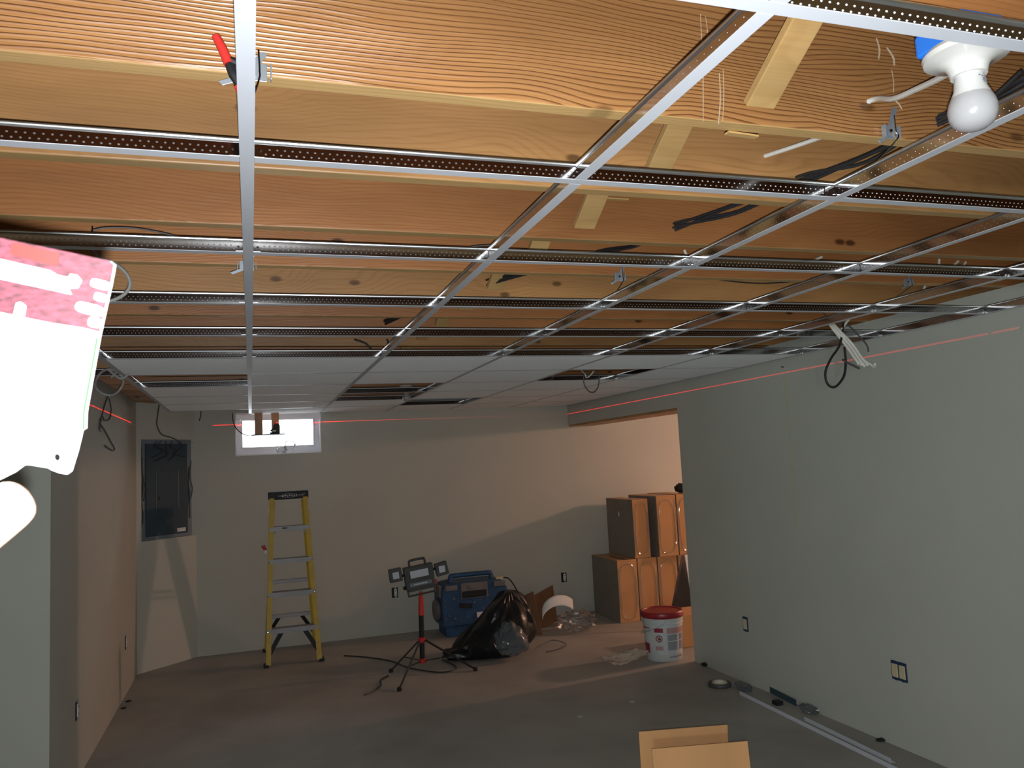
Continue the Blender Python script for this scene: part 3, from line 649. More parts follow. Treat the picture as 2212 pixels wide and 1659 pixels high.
# crumpled clear bag on the window ledge
def crumple(cx, cy, cz, rx, ry, rz, seed, amp=0.35, fr=3.0):
    def fn(u, v):
        d = V((math.cos(u) * math.sin(v), math.sin(u) * math.sin(v), math.cos(v)))
        k = 1 + amp * mnoise.noise(d * fr + V((seed, seed * 2.3, 0))) + amp * 0.5 * mnoise.noise(d * fr * 2.7 + V((seed, 0, seed)))
        return V((cx + rx * d.x * k, cy + ry * d.y * k, max(cz + rz * d.z * k, cz - rz * 0.98)))
    return fn
p0 = U(620, 968, 'y', WY + 0.03)
b = MB().blob(crumple(p0.x + 0.02, WY + 0.028, wz0 + 0.066, 0.05, 0.032, 0.058, 3), 24, 16)
b.blob(crumple(p0.x - 0.045, WY + 0.028, wz0 + 0.036, 0.045, 0.032, 0.03, 9), 20, 12)
o = b.build('plastic_bag', M['clear'], smooth=True, center=True); tag(o, 'crumpled clear plastic bag on the window ledge', 'plastic bag')

# ------------------------------------------------------------------ electrical panel
t = thing('breaker_box', 'dark grey electrical panel sunk in the left corner wall', 'electrical panel', T=PT @ Tl(h0, 0, hz0))
pw, ph = h1 - h0, hz1 - hz0
MB().span((0.004, 0.024, 0.004), (pw - 0.004, 0.030, ph - 0.004)).build('back_plate', M['panel_side'], t)
b = MB().span((0.055, 0.010, 0.03), (pw - 0.085, 0.024, ph - 0.035)); b.build('cover', M['panel'], t, bevel=0.003)
dr = MB().span((0.155, 0.004, 0.25), (pw - 0.185, 0.010, 0.56)).build('door', M['panel'], t, bevel=0.002)
MB().span((0.160, 0.000, 0.325), (0.178, 0.004, 0.35)).build('latch', M['black'], dr)
b = MB()
for x in (0.150, pw - 0.180): b.span((x - 0.002, 0.006, 0.245), (x + 0.002, 0.0098, 0.565))
b.build('door_frame', M['panel_side'], t)
lbp = MB().span((pw - 0.195, 0.0085, 0.045), (pw - 0.11, 0.0098, 0.075)).build('sticker', M['whitepaper'], t); lbp['label'] = 'small white sticker'
b = MB()
for z in (0.055, 0.066): b.span((pw - 0.188, 0.0078, z - 0.0015), (pw - 0.118, 0.0085, z + 0.0015))
b.build('print', M['greyprint'], lbp)
random.seed(11)
for k in range(9):
    x = random.choice((random.uniform(0.012, 0.042), pw - random.uniform(0.014, 0.07)))
    z = random.uniform(0.1, ph - 0.25)
    MB().tube([(x, 0.018, z), (x + random.uniform(-.016, .016), 0.012, z + 0.09), (x + random.uniform(-.016, .016), 0.016, z + 0.2), (x + random.uniform(-.012, .012), 0.018, min(ph - .02, z + 0.33))], 0.0035, 6).build('wire', M['rubber'], t, smooth=True)
for k in range(5):
    x = 0.14 + k * 0.055 + random.uniform(-.03, .03); q = random.uniform(-.05, .05)
    MB().tube([(x, 0.016, ph - 0.01), (x + q, 0.004, ph - 0.06), (x - q, 0.0, ph - 0.10 - 0.02 * (k % 3)), (x + 1.6 * q, 0.004, ph - 0.15 - 0.03 * (k % 2))], 0.003, 6).build('wire', M['rubber'], t, smooth=True)

# ------------------------------------------------------------------ wall outlets
def outlet(T, label, gang=1, dark=True):
    t = thing('wall_outlet', label, 'outlet', T=T, group='uncovered outlet boxes')
    wd = 0.058 if gang == 1 else 0.102
    b = MB().box((0, -0.002, 0), (wd, 0.004, 0.094)); b.build('box', M['black' if dark else 'boxblue'], t, bevel=0.002)
    for g in range(gang):
        x = 0 if gang == 1 else (-0.024 + 0.048 * g)
        d = MB().box((x + (0.006 if dark else 0), -0.006, 0), (0.026 if dark else 0.037, 0.006, 0.066)).build('receptacle', M['whitepaper' if dark else 'ivory'], t, bevel=0.002)
        for s in (-1, 1): MB().box((x + (0.006 if dark else 0), -0.0045, s * 0.042), (0.014, 0.003, 0.012)).build('strap_tab', M['galv_dark'] if dark else M['boxblue'], t)
        if dark:
            for s in (-1, 1): MB().box((x + 0.008, -0.0095, s * 0.018), (0.008, 0.001, 0.012)).build('socket', M['darkprint'], t)
B_ = Matrix.Identity(4)
outlet(Tl(*U(853, 1280, 'y', WY)), 'open outlet box on the back wall, behind the left lamp of the work light')
outlet(Tl(*U(1218, 1247, 'y', WY)), 'open outlet box on the back wall between the paper and the box stack')
RW = Rz(-PI / 2)
outlet(Tl(*U(1611, 1348, 'x', WX)) @ RW, 'single ivory outlet on the right wall near the red lidded bucket', 1, False)
outlet(Tl(*U(1943, 1450, 'x', WX)) @ RW, 'double ivory outlet on the right wall', 2, False)
outlet(Tl(*U(165, 1535, 'x', LX)) @ Rz(PI / 2), 'open outlet box on the left wall, the one nearer the camera')
outlet(Tl(*U(271, 1388, 'x', LX)) @ Rz(PI / 2), 'open outlet box on the left wall, the one near the panel corner')

# ------------------------------------------------------------------ step ladder
LA = V((0.30, 6.05, 0))
t = thing('step_ladder', 'yellow step ladder with black top standing by the back wall', 'ladder', tuple(LA))
FLx, FRx = 0.085 - 0.30, 0.515 - 0.30; TLx, TRx = 0.142 - 0.30, 0.445 - 0.30; TH = 1.315; TY = 0.20; BY = 0.58
def rail(x0, x1, y0, y1, z1, wd, dp):
    b = MB(); p, q = V((x0, y0, 0.012)), V((x1, y1, z1))
    s = -1 if x0 < 0 else 1
    b.beam(p, q, 0.004, dp, (0, 1, 0.15)) if False else None
    ax = (q - p).normalized(); side = V((1, 0, 0)); fr = side.cross(ax).normalized()
    def bar(off, w_, d_):
        Mx = Matrix((side, fr, ax)).transposed().to_4x4(); Mx.translation = (p + q) / 2 + off
        b.box((0, 0, 0), (w_, d_, (q - p).length), Mx)
    bar(V((0, 0, 0)), 0.005, dp); bar(-fr * (dp / 2) - side * s * wd / 2, wd, 0.005); bar(fr * (dp / 2) - side * s * wd / 2, wd, 0.005)
    return b
for x0, x1 in ((FLx, TLx), (FRx, TRx)):
    r = rail(x0, x1, 0, TY, TH, 0.036, 0.07).build('front_rail', M['yellow'], t)
    MB().box((x0, 0.0, 0.012), (0.040, 0.080, 0.024)).build('rubber_foot', M['black'], r, bevel=0.003)
for x0, x1 in ((FLx - 0.0, TLx + 0.02), (FRx + 0.0, TRx - 0.02)):
    r = rail(x0, x1, BY, TY + 0.10, TH - 0.03, 0.024, 0.045).build('rear_rail', M['yellow'], t)
    MB().box((x0, BY, 0.012), (0.034, 0.055, 0.024)).build('rubber_foot', M['black'], r, bevel=0.003)
def fx(z): k = z / TH; return FLx + (TLx - FLx) * k, FRx + (TRx - FRx) * k, TY * k
for i, z in enumerate((0.285, 0.565, 0.825, 1.085)):
    a, c, y = fx(z)
    b = MB().box(((a + c) / 2, y, z), (c - a - 0.006, 0.082, 0.005)); b.box(((a + c) / 2, y - 0.041, z - 0.017), (c - a - 0.006, 0.004, 0.038)); b.box(((a + c) / 2, y + 0.041, z - 0.012), (c - a - 0.006, 0.004, 0.026))
    st = b.build('step', M['alu'], t, bevel=0.001)
    if i == 3:
        for s, x in ((1, a), (-1, c)): MB().beam((x + s * 0.008, y - 0.035, z - 0.08), (x + s * 0.055, y - 0.02, z - 0.035), 0.014, 0.004, (0, 1, 0)).build('step_brace', M['alu'], st)
        MB().box(((a + c) / 2 - 0.04, y - 0.0436, z - 0.012), (0.04, 0.001, 0.012)).build('sticker', M['darkprint'], st)
    else:
        for x in (a + 0.006, c - 0.006): MB().lathe([(0, 0.004), (0.006, 0.003), (0.007, 0)], 10, Tl(x, y - 0.043, z - 0.02) @ Matrix.Rotation(PI / 2, 4, 'X')).build('rivet', M['galv'], st)
for z in (0.30, 0.60):
    k = z / TH; y = BY + (TY + 0.10 - BY) * k; a = FLx + (TLx + 0.02 - FLx) * k; c = FRx + (TRx - 0.02 - FRx) * k
    MB().box(((a + c) / 2, y, z), (c - a, 0.03, 0.03)).build('rear_bar', M['alu'], t, bevel=0.002)
a, c, y = fx(0.285)
for x, s in ((FLx, 1), (FRx, -1)):
    MB().beam((x + s * 0.012, 0.0, 0.07), (x + s * 0.13, y - 0.01, 0.262), 0.035, 0.006, (0, 1, 0.1)).build('knee_brace', M['black'], t)
    MB().beam((x + s * 0.012, BY - 0.01, 0.12), (x + s * 0.12, BY - 0.07, 0.29), 0.03, 0.006, (0, 1, 0.1)).build('knee_brace', M['black'], t)
for x in (TLx - 0.002, TRx + 0.002): MB().beam((x, fx(0.78)[2] + 0.03, 0.80), (x, 0.38, 0.74), 0.004, 0.018, (0, 0, 1)).build('spreader', M['alu'], t)
cp = MB().box(((TLx + TRx) / 2, TY + 0.05, TH + 0.025), (TRx - TLx + 0.022, 0.16, 0.066)).build('top_cap', M['black'], t, bevel=0.008)
b = MB(); yb = TY + 0.05 - 0.0806
xm = (TLx + TRx) / 2 + 0.01; zc = TH + 0.022
for sg in (-1, 1):
    b.beam((xm - 0.10, yb, zc), (xm - 0.01, yb, zc + sg * 0.019), 0.001, 0.003, (0, 1, 0)); b.beam((xm - 0.01, yb, zc + sg * 0.019), (xm + 0.10, yb, zc), 0.001, 0.003, (0, 1, 0))
for k in range(9): b.box((xm - 0.06 + k * 0.014, yb, zc + 0.003 * ((k * 7) % 3 - 1)), (0.006, 0.001, 0.014 - 0.003 * (k % 2)))
for k in range(4): b.beam((xm + 0.098 + k * 0.007, yb, zc - 0.012 + k * 0.004), (xm + 0.103 + k * 0.007, yb, zc + 0.012), 0.001, 0.002, (0, 1, 0))
b.build('logo', M['whitepaper'], cp)
for x in (TLx + 0.004, TRx - 0.004): MB().box((x, TY - 0.038, TH - 0.09), (0.028, 0.006, 0.05)).build('sticker', M['whitepaper'], t)
# little clamp left on the rail
p = U(574, 1192, 'y', 6.2)
t = thing('spring_clamp', 'small red and white clamp clipped on the left ladder rail', 'clamp', tuple(p))
MB().box((0, 0, 0.0), (0.026, 0.02, 0.03)).build('pad', M['whitepaper'], t, bevel=0.004)
MB().tube([(-0.006, 0, 0.012), (-0.018, 0, 0.03), (-0.030, 0, 0.052)], 0.007, 8).build('grip', M['red'], t, smooth=True)
MB().tube([(0.006, 0, 0.012), (-0.002, 0, 0.03), (-0.014, 0, 0.056)], 0.005, 8).build('grip', M['red'], t, smooth=True)

# ------------------------------------------------------------------ work light on tripod
WL = V((1.205, 5.36, 0))
t = thing('work_light', 'grey three-headed work light on a red and black tripod', 'work light', tuple(WL))
MB().tube([(0, 0, 0.06), (0.004, 0, 0.42)], 0.019, 14, 1).build('pole', M['black'], t, smooth=True)
MB().tube([(0.004, 0, 0.40), (0.008, 0, 0.535)], [0.022, 0.018], 14, 1).build('locking_sleeve', M['red'], t, smooth=True)
MB().tube([(0.008, 0, 0.53), (0.009, 0, 0.575)], 0.013, 12, 1).build('upper_pole', M['red'], t, smooth=True)
MB().lathe([(0.02, 0.195), (0.03, 0.20), (0.03, 0.225), (0.02, 0.235)], 16).build('collar', M['red'], t, smooth=True)
MB().lathe([(0.02, 0.045), (0.03, 0.05), (0.03, 0.075), (0.02, 0.08)], 16).build('hub', M['red'], t, smooth=True)
for q, (ex, ey) in enumerate(((-0.235, 0.03), (-0.28 * 0.95, -0.50), (0.345, -0.25))):
    e_ = V((ex, ey, 0.012)); top = V((ex * 0.07, ey * 0.07, 0.215))
    lg = MB().beam(top, e_, 0.020 if q != 1 else 0.014, 0.010).build('leg', M['black'] if q != 1 else M['lampgrey'], t, bevel=0.002)
    MB().lathe([(0.016, 0), (0.017, 0.02), (0.012, 0.026)], 10, Tl(ex, ey, 0)).build('rubber_foot', M['black'], lg)
    mid = top.lerp(e_, 0.55)
    MB().beam((ex * 0.07, ey * 0.07, 0.065), mid, 0.010, 0.006).build('leg_brace', M['black'], lg)
HT = Tl(0.012, 0.0, 0.575) @ Matrix.Rotation(0.10, 4, 'Y') @ Matrix.Rotation(-0.02, 4, 'Z')
HT = Tl(0.012, 0.0, 0.575) @ Matrix.Rotation(-0.115, 4, 'Y')
hd = MB().box((0, 0, 0.115), (0.225, 0.06, 0.17), HT).box((0, -0.004, 0.03), (0.20, 0.05, 0.03), HT).build('lamp_head', M['lampgrey'], t, bevel=0.006)
MB().box((0, -0.032, 0.142), (0.14, 0.006, 0.055), HT).build('lens', M['lens'], hd, bevel=0.002)
MB().box((0, -0.032, 0.066), (0.17, 0.006, 0.03), HT).build('rib', M['panel_side'], hd, bevel=0.002)
b = MB()
for k in range(9): b.box((-0.05 + k * 0.012, -0.0355, 0.066), (0.007, 0.001, 0.010), HT)
b.build('lettering', M['whitepaper'], hd)
MB().tube([HT @ V(p) for p in ((-0.062, 0, 0.195), (-0.060, 0, 0.235), (-0.045, 0, 0.245), (0.045, 0, 0.245), (0.060, 0, 0.235), (0.062, 0, 0.195))], 0.009, 10, 3).build('handle', M['lampgrey'], hd, smooth=True)
MB().tube([HT @ V(p) for p in ((-0.105, -0.01, 0.03), (-0.100, -0.015, -0.012), (-0.09, -0.015, -0.016), (0.09, -0.015, -0.016), (0.100, -0.015, -0.012), (0.112, -0.01, 0.03))], 0.006, 8, 2).build('stand_bracket', M['lampgrey'], hd, smooth=True)
for s in (-1, 1):
    MB().lathe([(0.012, -0.012), (0.014, 0), (0.012, 0.012)], 10, HT @ Tl(s * 0.12, 0, 0.05) @ Matrix.Rotation(PI / 2, 4, 'Y')).build('knob', M['red'] if s > 0 else M['black'], hd)
    sd = MB().box((s * 0.178, -0.008, 0.150 - 0.012 * s), (0.095, 0.045, 0.098), HT @ Tl(s * 0.178, 0, 0.15) @ Matrix.Rotation(-0.05 * s - 0.05, 4, 'Y') @ Tl(-s * 0.178, 0, -0.15)).build('side_lamp', M['lampgrey'], hd, bevel=0.005)
    MB().box((s * 0.178, -0.032, 0.150 - 0.012 * s), (0.048, 0.006, 0.050), HT).build('lens', M['lens'], hd, bevel=0.002)
    MB().tube([HT @ V((s * 0.110, 0, 0.145)), HT @ V((s * 0.135, 0, 0.147))], 0.010, 8, 1).build('hinge', M['black'], hd)
cable('power_cord', [(0.70, 6.1, 0.006), (0.86, 5.95, 0.006), (1.02, 5.72, 0.006), (1.12, 5.42, 0.006), (1.3, 5.18, 0.006), (1.44, 5.25, 0.006), (1.40, 5.55, 0.006)], 0.005, 'rubber', 'black power cord lying on the floor round the tripod', 'cord')
cable('cord_end', [(0.93, 5.28, 0.006), (0.86, 5.18, 0.006), (0.84, 5.05, 0.006), (0.78, 4.94, 0.006), (0.70, 4.86, 0.008)], 0.006, 'rubber', 'loose black cord end on the floor left of the tripod', 'cord')

# ------------------------------------------------------------------ blue tool chest
BC = V((1.90, 6.30, 0)); t = thing('tool_chest', 'scuffed blue wheeled tool chest behind the black bag', 'tool chest', tuple(BC))
b = MB().prism([(-0.31, 0.09), (0.30, 0.09), (0.30, 0.40), (0.26, 0.455), (0.18, 0.465), (-0.20, 0.465), (-0.27, 0.455), (-0.31, 0.405)], 0.33, Tl(0, 0.17, 0))
b.build('body', M['blue'], t, bevel=0.012)
MB().box((0, 0.18, 0.045), (0.56, 0.30, 0.09)).build('base', M['blue'], t, bevel=0.01)
MB().tube([(-0.205, 0.12, 0.45), (-0.20, 0.12, 0.505), (-0.17, 0.12, 0.520), (0.15, 0.12, 0.520), (0.18, 0.12, 0.505), (0.185, 0.12, 0.45)], 0.022, 10, 3).build('handle', M['blue'], t, smooth=True)
rc = MB().box((-0.015, 0.0, 0.395), (0.25, 0.02, 0.135)).build('recess_panel', M['bluegrey'], t, bevel=0.006)
MB().box((-0.015, -0.008, 0.365), (0.23, 0.02, 0.06)).build('grip_hollow', M['black'], rc, bevel=0.01)
MB().box((-0.03, -0.011, 0.425), (0.085, 0.008, 0.03)).build('latch', M['bluegrey'], rc, bevel=0.002)
for x in (-0.225, 0.225): MB().box((x, 0.0, 0.43), (0.11, 0.02, 0.045)).build('corner_plate', M['bluegrey'], t, bevel=0.004)
MB().lathe([(0.0, -0.024), (0.085, -0.022), (0.095, -0.012), (0.095, 0.012), (0.085, 0.022), (0, 0.024)], 24, Tl(-0.330, 0.17, 0.225) @ Matrix.Rotation(PI / 2, 4, 'Y')).build('wheel', M['bluegrey'], t, smooth=True)
MB().box((-0.315, 0.10, 0.40), (0.03, 0.12, 0.10)).build('side_bracket', M['bluegrey'], t, bevel=0.006)
MB().box((-0.10, -0.0005, 0.265), (0.12, 0.012, 0.04), Tl(-0.1, 0, 0.265) @ Matrix.Rotation(0.12, 4, 'Y') @ Tl(0.1, 0, -0.265)).build('name_strip', M['black'], t)
MB().box((0.045, 0.0, 0.175), (0.09, 0.012, 0.045)).build('sticker', M['whitepaper'], t)
random.seed(5); b = MB()
for k in range(26): b.box((random.uniform(-0.29, 0.15), 0.003, random.uniform(0.11, 0.35)), (random.uniform(0.006, 0.016), 0.006, random.uniform(0.005, 0.02)))
b.build('paint_spatter', M['bluegrey'], t)
MB().tube([(0.28, 0.12, 0.46), (0.34, 0.12, 0.455), (0.38, 0.10, 0.41), (0.43, 0.06, 0.30), (0.47, 0.02, 0.2)], 0.006, 8).build('cord', M['rubber'], t, smooth=True)
MB().box((0.25, 0.10, 0.468), (0.07, 0.06, 0.02)).build('plug', M['ivory'], t, bevel=0.004)

# ------------------------------------------------------------------ black bag
BG = V((1.86, 5.52, 0))
t = thing('trash_bag', 'slumped black trash bag with clear plastic spilling from its front', 'trash bag', tuple(BG))
def bag(u, v):
    d = V((math.cos(u) * math.sin(v), math.sin(u) * math.sin(v), math.cos(v)))
    z = 0.235 + 0.245 * d.z
    k = z / 0.48
    rx = 0.33 * (1 - (0.80 if math.cos(u) < 0 else 0.62) * max(0, k) ** (1.15 if math.cos(u) < 0 else 2.0)); ry = 0.27 * (1 - 0.6 * max(0, k))
    s = math.sin(v) ** 0.55
    x = math.cos(u) * s * rx + 0.13 * (k - 0.25); y = math.sin(u) * s * ry + 0.03 * k
    if x < 0: x *= 1 + 0.42 * (1 - k) ** 1.4
    w_ = mnoise.noise(V((x * 7, y * 7, z * 5))) * 0.034 + abs(mnoise.noise(V((math.cos(u) * 4.2, math.sin(u) * 4.2, z * 4)))) * 0.05
    q = V((math.cos(u) * w_, math.sin(u) * w_, 0))
    return V((x, y, max(0.003, z + 0.012 * mnoise.noise(V((x * 9, y * 9, 2)))))) + q
MB().blob(bag, 56, 36).build('bag_film', M['blackbag'], t, smooth=True)
def inner(u, v):
    d = V((math.cos(u) * math.sin(v), math.sin(u) * math.sin(v), math.cos(v)))
    k = 1 + 0.22 * mnoise.noise(d * 3.1) + 0.1 * mnoise.noise(d * 8)
    return V((0.035 + (0.125 - 0.045 * d.z) * d.x * k, -0.215 + 0.085 * d.y * k + 0.05 * d.z, max(0.03, 0.165 + 0.12 * d.z * k)))
MB().blob(inner, 36, 24).build('clear_liner', M['milky'], t, smooth=True)
def tail(u, v):
    d = V((math.cos(u) * math.sin(v), math.sin(u) * math.sin(v), math.cos(v))); k = 1 + 0.3 * mnoise.noise(d * 4 + V((5, 0, 0)))
    return V((-0.27 + 0.20 * d.x * k, -0.03 + 0.10 * d.y * k, max(0.004, 0.05 + 0.055 * d.z * k)))
MB().blob(tail, 28, 16).build('loose_film', M['blackbag'], t, smooth=True)

# cardboard scraps behind the bag, paper, clear plastic
def plate(name, quad, th, m, label, cat, smooth=False):
    b = MB(); n = (quad[1] - quad[0]).cross(quad[3] - quad[0]).normalized() * th
    vs = list(quad) + [q + n for q in quad]
    b.add(vs, [(3, 2, 1, 0), (4, 5, 6, 7), (0, 1, 5, 4), (1, 2, 6, 5), (2, 3, 7, 6), (3, 0, 4, 7)])
    o = b.build(name, M[m], center=True); return tag(o, label, cat)
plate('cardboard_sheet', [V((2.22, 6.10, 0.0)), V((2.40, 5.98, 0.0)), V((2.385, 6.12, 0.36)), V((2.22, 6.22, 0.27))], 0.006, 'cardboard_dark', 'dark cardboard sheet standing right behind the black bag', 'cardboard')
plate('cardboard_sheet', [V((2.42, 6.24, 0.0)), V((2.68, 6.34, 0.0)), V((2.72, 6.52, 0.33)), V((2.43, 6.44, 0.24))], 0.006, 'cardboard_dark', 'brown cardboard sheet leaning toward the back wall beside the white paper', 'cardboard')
t = thing('paper_sheet', 'curled white paper band draped over clear plastic by the back wall', 'paper', (2.62, 6.18, 0.0))
def curl(u, v):
    a = PI * (0.95 - 0.75 * u)
    return V((0.17 * math.cos(a) + 0.02 * v, 0.05 * (v - 0.5) - 0.04, 0.13 + 0.13 * math.sin(a) + 0.085 * v - 0.05))
b = MB().sheet(curl, 20, 4)
o = b.build('sheet', M['whitepaper'], t, smooth=True); sm = o.modifiers.new('thick', 'SOLIDIFY'); sm.thickness = 0.002
o = MB().blob(crumple(2.73, 5.98, 0.085, 0.17, 0.13, 0.087, 6, 0.4, 3.2), 32, 20).build('plastic_sheet', M['clear'], smooth=True, center=True)
tag(o, 'crumpled clear plastic sheet on the floor below the white paper', 'plastic sheet')
cable('bent_wire', [(2.20, 5.55, 0.01), (2.36, 5.62, 0.03), (2.43, 5.50, 0.012), (2.32, 5.40, 0.008), (2.20, 5.36, 0.008)], 0.004, 'darkcable', 'bent dark wire on the floor right of the black bag', 'wire')

# ------------------------------------------------------------------ stacked cartons
def carton(x0, x1, y0, y1, z0, z1, label, wrap=True):
    t = thing('cardboard_carton', label, 'carton', ((x0 + x1) / 2, y0, z0), 0, 'cartons stacked in the opening')
    w_, d_, h_ = x1 - x0 - 0.004, y1 - y0, z1 - z0 - 0.002
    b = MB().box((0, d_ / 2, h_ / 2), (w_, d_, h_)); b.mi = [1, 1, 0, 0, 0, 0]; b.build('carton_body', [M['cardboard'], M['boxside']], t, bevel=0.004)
    MB().box((0, d_ / 2, h_ + 0.0006), (0.05, d_ - 0.01, 0.0008)).build('tape', M['wrap'], t)
    if wrap:
        a, c = w_ / 2 - 0.022, h_ / 2 - 0.035; pts = []
        for k in range(24):
            an = 2 * PI * k / 24; e_ = 0.55
            cx_, sx_ = math.cos(an), math.sin(an)
            pts.append((a * math.copysign(abs(cx_) ** e_, cx_) + random.uniform(-.004, .004), -0.004, h_ / 2 + c * math.copysign(abs(sx_) ** e_, sx_) + random.uniform(-.006, .006)))
        MB().tube(pts, 0.0035, 6, 2, True).build('plastic_wrap', M['wrap'], t, smooth=True)
        for k in range(4):
            b = MB(); x = random.choice((-1, 1)) * (w_ / 2 - random.uniform(0.003, 0.012)); z = random.uniform(0.02, h_ * 0.5)
            b.tube([(x, -0.002, z), (x + random.uniform(-.008, .008), -0.006, z + 0.1), (x * 0.97, -0.002, z + random.uniform(.15, .26))], 0.002, 5)
            b.build('plastic_fold', M['wrap'], t, smooth=True)
    return t
random.seed(21)
yb0, yb1 = 6.06, 6.64
carton(3.193, 3.398, yb0, yb1, 0, 0.568, 'brown carton in the bottom row, leftmost, grey side facing the bag')
carton(3.402, 3.606, yb0, yb1, 0, 0.568, 'brown carton in the bottom row, second from left')
carton(3.612, 3.82, yb0, yb1, 0, 0.568, 'brown carton in the bottom row, partly behind the leaning boards')
carton(3.83, 4.04, yb0, yb1, 0, 0.568, 'brown carton in the bottom row at the wall edge, behind the boards')
tc_ = carton(3.385, 3.552, yb0, yb1, 0.568, 1.115, 'brown carton in the top row, leftmost, with a white slit mark')
MB().box((-0.0835 + 0.001, 0.30, 0.40), (0.002, 0.02, 0.045)).build('slit_label', M['whitepaper'], tc_)
carton(3.612, 3.820, yb0 - 0.05, yb1 - 0.05, 0.568, 1.135, 'brown carton in the top row, middle one in glossy wrap')
carton(3.826, 4.035, yb0 - 0.05, yb1 - 0.05, 0.568, 1.14, 'brown carton in the top row, cut off by the wall edge')
o = MB().blob(crumple(4.0, 6.2, 1.185, 0.07, 0.06, 0.045, 2, 0.25), 16, 10).build('dark_cloth', M['black'], smooth=True, center=True); tag(o, 'small black bundle on top of the right carton at the wall edge', 'bundle')
# boards leaning in the opening
y_ = 5.75
plate('dark_board', [U(1449, 1322, 'y', y_), U(1505, 1345, 'y', y_ - 0.2), U(1487, 1195, 'y', y_ + 0.2), U(1472, 1203, 'y', y_ + 0.2)], 0.012, 'darkboard', 'dark board leaning on the cartons beside the wall edge', 'board')
y_ = 5.55
plate('white_board', [U(1500, 1335, 'y', y_), U(1512, 1335, 'y', y_), U(1492, 1196, 'y', y_ + 0.15), U(1478, 1199, 'y', y_ + 0.15)], 0.010, 'whitepaper', 'narrow white board leaning at the edge of the opening', 'board')
o = MB().span((3.20, 4.95, 0), (3.5, 5.25, 0.25)).build('low_carton', M['cardboard'], bevel=0.004, center=True); tag(o, 'low brown carton behind the bucket at the wall edge', 'carton')

# ------------------------------------------------------------------ bucket
BK = V((2.932, 4.76, 0)); BR = 0.150
t = thing('bucket', 'white bucket with red lid and printed label in the opening', 'bucket', tuple(BK))
MB().lathe([(0.0, 0), (0.128, 0), (0.132, 0.006), (0.148, 0.265), (0.153, 0.268), (0.153, 0.276), (0.149, 0.278), (0.150, 0.292), (0.154, 0.294), (0.154, 0.302), (0.150, 0.304), (0.150, 0.325)], 48).build('pail', M['bucket'], t, smooth=True)
MB().lathe([(0.157, 0.312), (0.160, 0.316), (0.161, 0.348), (0.155, 0.356), (0.143, 0.356), (0.140, 0.349), (0.0, 0.349)], 48).build('lid', M['redplastic'], t, smooth=True)
def arc(a0, a1, z0, z1, off=0.0012):
    def rad(z): return 0.132 + (z - 0.006) / 0.259 * 0.016 + off
    n = 12
    vs = [(rad(z) * math.cos(a0 + (a1 - a0) * i / n), rad(z) * math.sin(a0 + (a1 - a0) * i / n), z) for z in (z0, z1) for i in range(n + 1)]
    return vs, [(i, i + 1, n + 2 + i, n + 1 + i) for i in range(n)]
D = math.radians; V0 = -118   # direction facing the camera
lb = MB().add(*arc(D(V0 - 80), D(V0 + 78), 0.052, 0.250)).build('paper_label', M['labelpaper'], t, smooth=True)
for q in ((-78, -48, 0.06, 0.13), (-26, 0, 0.215, 0.246), (-75, -42, 0.238, 0.246)): MB().add(*arc(D(V0 + q[0]), D(V0 + q[1]), q[2], q[3], 0.002)).build('red_block', M['redprint'], lb)
for q in ((10, 76, 0.205, 0.246), (-26, -2, 0.085, 0.115)): MB().add(*arc(D(V0 + q[0]), D(V0 + q[1]), q[2], q[3], 0.002)).build('pink_block', M['paleprint'], lb)
b = MB()
for a0, a1, z0, z1 in ((12, 46, 0.155, 0.196), (52, 74, 0.155, 0.196), (12, 46, 0.085, 0.142), (52, 74, 0.085, 0.142)):
    z = z0
    while z < z1: b.add(*arc(D(V0 + a0), D(V0 + a1 - 3 * random.random()), z, z + 0.004, 0.002)); z += 0.0062
b.build('text_lines', M['greyprint'], lb)
b = MB()
for k in range(14): b.add(*arc(D(V0 + 16 + k * 4), D(V0 + 18.5 + k * 4), 0.030, 0.038 + 0.002 * (k % 2), 0.0014))
b.build('bottom_lettering', M['greyprint'], t)
b = MB()
for k in range(20):
    a = 2 * PI * k / 20; ca = D(V0 - 13); zz = 0.170 + 0.022 * math.sin(a); aa = ca + 0.022 / 0.142 * math.cos(a)
    b.box((0.1445 * math.cos(aa), 0.1445 * math.sin(aa), zz), (0.004, 0.004, 0.007))
for q, (da, dz, s_) in enumerate(((-0.05, 0.008, .012), (-0.02, -0.002, .012), (0.03, 0.006, .014), (0.07, -0.002, .010))): 
    aa = D(V0 - 13) + da; b.box((0.1445 * math.cos(aa), 0.1445 * math.sin(aa), 0.168 + dz), (0.004, 0.005, s_ * 1.6))
b.build('round_emblem', M['redprint'], lb)
a = D(V0 - 6)
MB().tube([(0.154 * math.cos(D(V0 + 10)), 0.154 * math.sin(D(V0 + 10)), 0.298), (0.158 * math.cos(D(V0 - 8)), 0.158 * math.sin(D(V0 - 8)), 0.262), (0.17 * math.cos(D(V0 - 40)), 0.17 * math.sin(D(V0 - 40)), 0.225), (0.165 * math.cos(D(V0 - 90)), 0.165 * math.sin(D(V0 - 90)), 0.19), (0.158 * math.cos(D(V0 - 150)), 0.158 * math.sin(D(V0 - 150)), 0.24), (0.155 * math.cos(D(V0 - 170)), 0.155 * math.sin(D(V0 - 170)), 0.296)], 0.0022, 6).build('bail_handle', M['galv_dark'], t, smooth=True)
def film(u, v):
    x = 2.50 + 0.24 * u; y = 4.72 + 0.30 * v - 0.1 * u
    return V((x, y, 0.004 + 0.10 * u * u * (1 - 0.5 * v) + 0.018 * abs(mnoise.noise(V((x * 16, y * 16, 1))))))
o = MB().sheet(film, 18, 14).build('plastic_sheet', M['clear'], smooth=True, center=True); tag(o, 'clear plastic scrap on the floor left of the bucket', 'plastic sheet')

